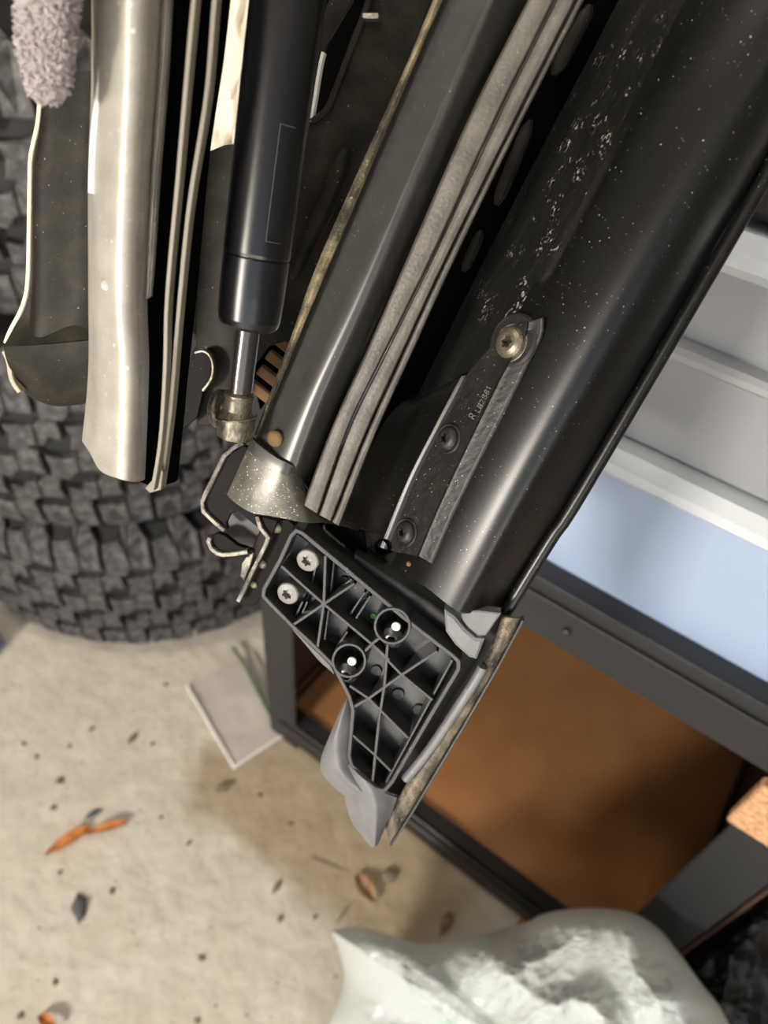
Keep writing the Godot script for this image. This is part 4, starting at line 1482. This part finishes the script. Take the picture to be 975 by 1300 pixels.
# ---------------------------------------------------------------- bags
func bag(b: MB, cx: float, cy: float, outline: Array, d0: float, h: float, seed_: int, amp: float, tilt := 0.0) -> void:
	var n := FastNoiseLite.new()
	n.seed = seed_
	n.frequency = 0.0035
	n.fractal_type = FastNoiseLite.FRACTAL_RIDGED
	n.fractal_octaves = 2
	n.domain_warp_enabled = true
	n.domain_warp_amplitude = 18.0
	var loop := []
	for i in range(0, outline.size(), 2):
		loop.append(Vector3(outline[i], outline[i + 1], 0))
	loop.append(loop[0])
	var rim := resample(loop, 281)
	rim.pop_back()
	for face in [1.0, -1.0]:
		var rows := []
		for i in 111:
			var f := sin(i / 110.0 * PI / 2.0)
			var row := []
			var k_ := 0
			for q in rim:
				var x := lerpf(cx, q.x, f)
				var y := lerpf(cy, q.y, f)
				var ang := k_ * 3.4
				k_ += 1
				var bul := sqrt(maxf(0.0, 1.0 - f * f))
				var wr := (n.get_noise_2d(x, y) * amp + n.get_noise_2d(x * 3.1 + 90.0, y * 2.3) * amp * 0.16) * (1.0 - pow(f, 8.0)) + n.get_noise_2d(ang, f * 40.0) * amp * 0.5 * smoothstep(0.35, 0.9, f) * (1.0 - pow(f, 12.0))
				var p := P(x, y, d0 + tilt * (cx - x) - (h * bul if face > 0 else -0.35 * h * bul) - (wr if face > 0 else 0.0))
				p.y = maxf(p.y, 0.004)
				row.append(p)
			rows.append(row)
		b.grid(rows, CB.z * face, true)

func bags() -> void:
	var t := thing("plastic_bag", "crumpled translucent white plastic bag lying on the floor in front of the rack", "bag", G(650, 1330))
	var b := MB.new()
	bag(b, 680, 1350, [420, 1181, 445, 1177, 475, 1180, 505, 1190, 540, 1198, 585, 1192, 625, 1182, 665, 1172, 690, 1160, 725, 1154, 765, 1153, 805, 1160, 835, 1178, 862, 1210, 890, 1248, 918, 1285, 935, 1330, 940, 1420, 880, 1520, 700, 1560, 480, 1530, 400, 1420, 415, 1310, 436, 1250, 432, 1215], 0.85, 0.12, 12, 0.030, 0.0003)
	var bm := mat(c8(214, 220, 218), 0.32)
	bm.albedo_color.a = 0.76
	bm.transparency = BaseMaterial3D.TRANSPARENCY_ALPHA
	bm.cull_mode = BaseMaterial3D.CULL_DISABLED
	put("film", b, bm, t)
	for q in [[600, 1290, 0.815, 0.045], [795, 1255, 0.765, 0.026]]:
		var c := MB.new()
		var o := P(q[0], q[1], q[2])
		var r: float = q[3]
		lathe(c, o - Vector3(0, r, 0), Vector3.UP, [Vector2(0.001, 0), Vector2(r * 0.8, 0.002), Vector2(r, r * 0.4), Vector2(r, r * 1.5), Vector2(r * 0.8, r * 1.9), Vector2(0.001, r * 2)], 24)
		tag(put("mint_tub", c, M.mint), ["larger pale mint tub showing through the white plastic bag", "smaller pale mint tub showing through the white plastic bag near its top"][0 if r > 0.03 else 1], "tub")
	var k := MB.new()
	bag(k, 985, 1330, [840, 1240, 885, 1195, 945, 1150, 985, 1105, 1060, 1090, 1120, 1200, 1100, 1400, 1000, 1460, 920, 1420, 905, 1320, 885, 1260], 1.0, 0.07, 77, 0.03)
	tag(put("rubbish_bag", k, M.blackbag), "crinkled black bag on the floor beside the white plastic bag", "bag")

# ---------------------------------------------------------------- things on the floor
func leaf(x: float, y: float, ang: float, length: float, width: float, label: String, m: Material) -> void:
	var o := G(x, y, 0.003)
	var d := Vector3(cos(ang), 0, sin(ang))
	var s := Vector3(-sin(ang), 0, cos(ang))
	var rows := []
	for i in 13:
		var f := i / 12.0
		var w := width * pow(sin(PI * clampf(f * 0.94 + 0.04, 0, 1)), 0.8) * (1.0 - 0.4 * f)
		var c := o + d * (f - 0.5) * length + Vector3(0, 0.004 * sin(f * 3.0) + 0.003 * f, 0)
		rows.append([c - s * w + Vector3(0, 0.005, 0), c - s * w * 0.5 + Vector3(0, 0.0015, 0), c, c + s * w * 0.5 + Vector3(0, 0.0018, 0), c + s * w + Vector3(0, 0.006, 0)])
	var b := MB.new()
	sheet(b, rows, Vector3(0, -0.0005, 0))
	tag(put("dry_leaf", b, m), label, "leaf", "dry leaves on the concrete floor")

func crumb(called: String, x: float, y: float, l: float, w: float, ang: float, m: Material, label: String, cat: String, group: String) -> void:
	var b := MB.new()
	var o := G(x, y, 0.0)
	var n := FastNoiseLite.new()
	n.seed = int(x * 7 + y)
	n.frequency = 120.0
	var rows := []
	var cs := []
	for i in 7:
		var f := i / 6.0
		var r := sin(PI * clampf(f, 0.02, 0.98))
		var row := []
		for k in 9:
			var a := TAU * k / 9
			var q := Vector3((f - 0.5) * l, maxf(-0.3, sin(a)) * w * 0.6 * r + w * 0.2, cos(a) * w * r)
			q *= 1.0 + 0.5 * n.get_noise_3dv(q + o)
			row.append(o + Basis(Vector3.UP, ang) * q)
		rows.append(row)
		cs.append(o + Basis(Vector3.UP, ang) * Vector3((f - 0.5) * l, w * 0.2, 0))
	add_round(b, rows, cs)
	tag(put(called, b, m), label, cat, group)

func floor_bits() -> void:
	leaf(87, 1069, 2.35, 0.066, 0.011, "larger bright orange-brown dry leaf with a pointed tip, left of its pair", M.leaf)
	leaf(136, 1053, 2.70, 0.060, 0.0075, "narrow orange-brown dry leaf touching the tip of the larger one", M.leaf)
	leaf(464, 1129, 0.9, 0.046, 0.013, "curled pale brown dry leaf below the ribbed end cap", M.dry)
	leaf(565, 1174, 2.0, 0.036, 0.007, "small rusty dry leaf standing just above the white plastic bag", M.dry)
	leaf(62, 1298, 0.4, 0.030, 0.008, "dark reddish dry leaf cut off by the lower left frame edge", M.leaf)
	leaf(662, 1172, 2.4, 0.03, 0.006, "brown dry leaf lying against the lower rack beam", M.leaf)
	crumb("lint_tuft", 101, 1152, 0.046, 0.010, 1.9, M.lint, "dark blue-grey tuft of lint on bare concrete below the two leaves", "lint", "")
	crumb("bark_chip", 168, 938, 0.026, 0.0055, 1.2, M.crumb, "long dark bark chip on the floor below the tyres", "chip", "")
	crumb("bark_chip", 118, 1034, 0.03, 0.005, 0.7, M.lint, "thin dark chip just above the pair of dry leaves", "chip", "")
	crumb("bark_chip", 284, 1000, 0.036, 0.008, 0.7, M.crumb, "dark brown crumb cluster below the corner of the clear sheet", "chip", "")
	crumb("bark_chip", 494, 1112, 0.030, 0.010, 0.5, M.crumb, "dark mossy crumb touching the curled leaf", "chip", "")
	crumb("bark_chip", 352, 1126, 0.024, 0.005, 1.1, M.crumb, "slim dark chip alone on the brown stain", "chip", "")
	crumb("twig", 420, 1098, 0.07, 0.0022, -0.25, M.crumb, "thin brown twig on the stain left of the curled leaf", "twig", "")
	crumb("twig", 436, 1160, 0.04, 0.002, 1.0, M.crumb, "short brown twig above the tip of the white bag", "twig", "")
	crumb("bark_chip", 76, 992, 0.016, 0.006, 0.3, M.crumb, "rounded dark crumb on the floor left of the long chip", "chip", "")
	var where := [[30, 945, "leftmost of the two crumbs nearest the left frame edge below the tyres"], [46, 962, "just right of the one nearest the left edge"], [67, 1026, "above the pointed tip of the larger leaf"], [88, 948, "a hand below the middle of the tyre stack"], [116, 926, "highest on the bare concrete, close under the tyres"], [76, 1108, "between the larger leaf and the lint tuft"], [142, 1132, "right beside the upper end of the lint tuft"], [204, 1038, "right of the narrow leaf's outer tip"], [193, 945, "just right of the long bark chip"], [240, 1070, "on the left border of the brown stain"], [368, 1047, "on the brown stain below the grey rack post"], [356, 1167, "lowest on the brown stain"], [256, 1217, "alone on bare concrete right of the lint tuft, far below it"], [70, 1247, "above the leaf that the bottom edge cuts off"], [26, 1290, "in the lower left corner of the floor"], [250, 1296, "at the bottom frame edge, left of the white bag"], [400, 1165, "left of the white bag's pointed corner"], [330, 1010, "on the stain right of the dark crumb cluster"], [210, 870, "right under the tyres, above the clear sleeve's left edge"]]
	for q in where:
		crumb("dirt_crumb", q[0], q[1], rng.randf_range(0.006, 0.012), rng.randf_range(0.003, 0.0055), rng.randf() * 3.0, M.crumb, "small dirt crumb " + q[2], "crumb", "dirt crumbs scattered on the floor")
	# finer grit
	var mm := MultiMesh.new()
	mm.transform_format = MultiMesh.TRANSFORM_3D
	var gb := MB.new()
	lathe(gb, Vector3.ZERO, Vector3.UP, [Vector2(0.0012, 0), Vector2(0.0009, 0.0007), Vector2(0.0001, 0.001)], 6)
	mm.mesh = gb.mesh(M.crumb)
	mm.instance_count = 420
	for i in 420:
		var p := Vector3(rng.randf_range(-0.8, 0.35), 0.0, rng.randf_range(-0.75, 0.1))
		mm.set_instance_transform(i, Transform3D(Basis(Vector3.UP, rng.randf() * 6.0).scaled(Vector3(rng.randf_range(0.5, 2.2), 1, rng.randf_range(0.5, 1.5))), p))
	var mi := MultiMeshInstance3D.new()
	mi.name = "floor_grit"
	mi.multimesh = mm
	add_child(mi, true)
	tag(mi, "fine dark grit strewn over the pale concrete floor", "grit", "", "stuff")
	# clear plastic sheet with welded white edges
	var t := thing("clear_sheet", "clear plastic sleeve with whitish edges lying on the floor at the rack's post", "plastic sleeve", G(300, 910))
	var c := [G(238, 872, 0.002), G(298, 975, 0.002), G(364, 932, 0.002), G(322, 828, 0.002)]
	var rows := []
	var n := FastNoiseLite.new()
	n.frequency = 9.0
	for i in 14:
		var row := []
		for j in 14:
			var p: Vector3 = c[0].lerp(c[1], i / 13.0).lerp(c[3].lerp(c[2], i / 13.0), j / 13.0)
			row.append(p + Vector3(0, 0.003 + 0.004 * n.get_noise_2d(p.x, p.z), 0))
		rows.append(row)
	var sb := MB.new()
	sheet(sb, rows, Vector3(0, -0.0004, 0))
	put("film", sb, mat(c8(192, 184, 178), 0.35), t)
	var eb := MB.new()
	var ep := []
	for r in rows: ep.append(r[0] + Vector3(0, 0.001, 0))
	for j in 14: ep.append(rows[13][j] + Vector3(0, 0.001, 0))
	tube(eb, ep, 0.003, 6)
	put("welded_edge", eb, mat(c8(226, 222, 216), 0.4), t)
	var cord := MB.new()
	var cp := []
	for q in [[296, 822, 0.013], [312, 846, 0.013], [326, 874, 0.013], [338, 898, 0.013], [350, 918, 0.013]]:
		cp.append(G(q[0], q[1], q[2]))
	tube(cord, cp, 0.0035, 10)
	tag(put("garden_cord", cord, mat(c8(86, 112, 84), 0.7)), "green cord lying across the clear sleeve beside the rack post", "cord")
	var bl := MB.new()
	box(bl, G(-46, 822, 0.02), Vector3(0.045, 0, 0.01), Vector3(0, 0.02, 0), Vector3(-0.01, 0, 0.04), 0.005)
	tag(put("blue_box", bl, mat(c8(104, 126, 172), 0.5)), "small blue box on the floor left of the tyre stack", "box")
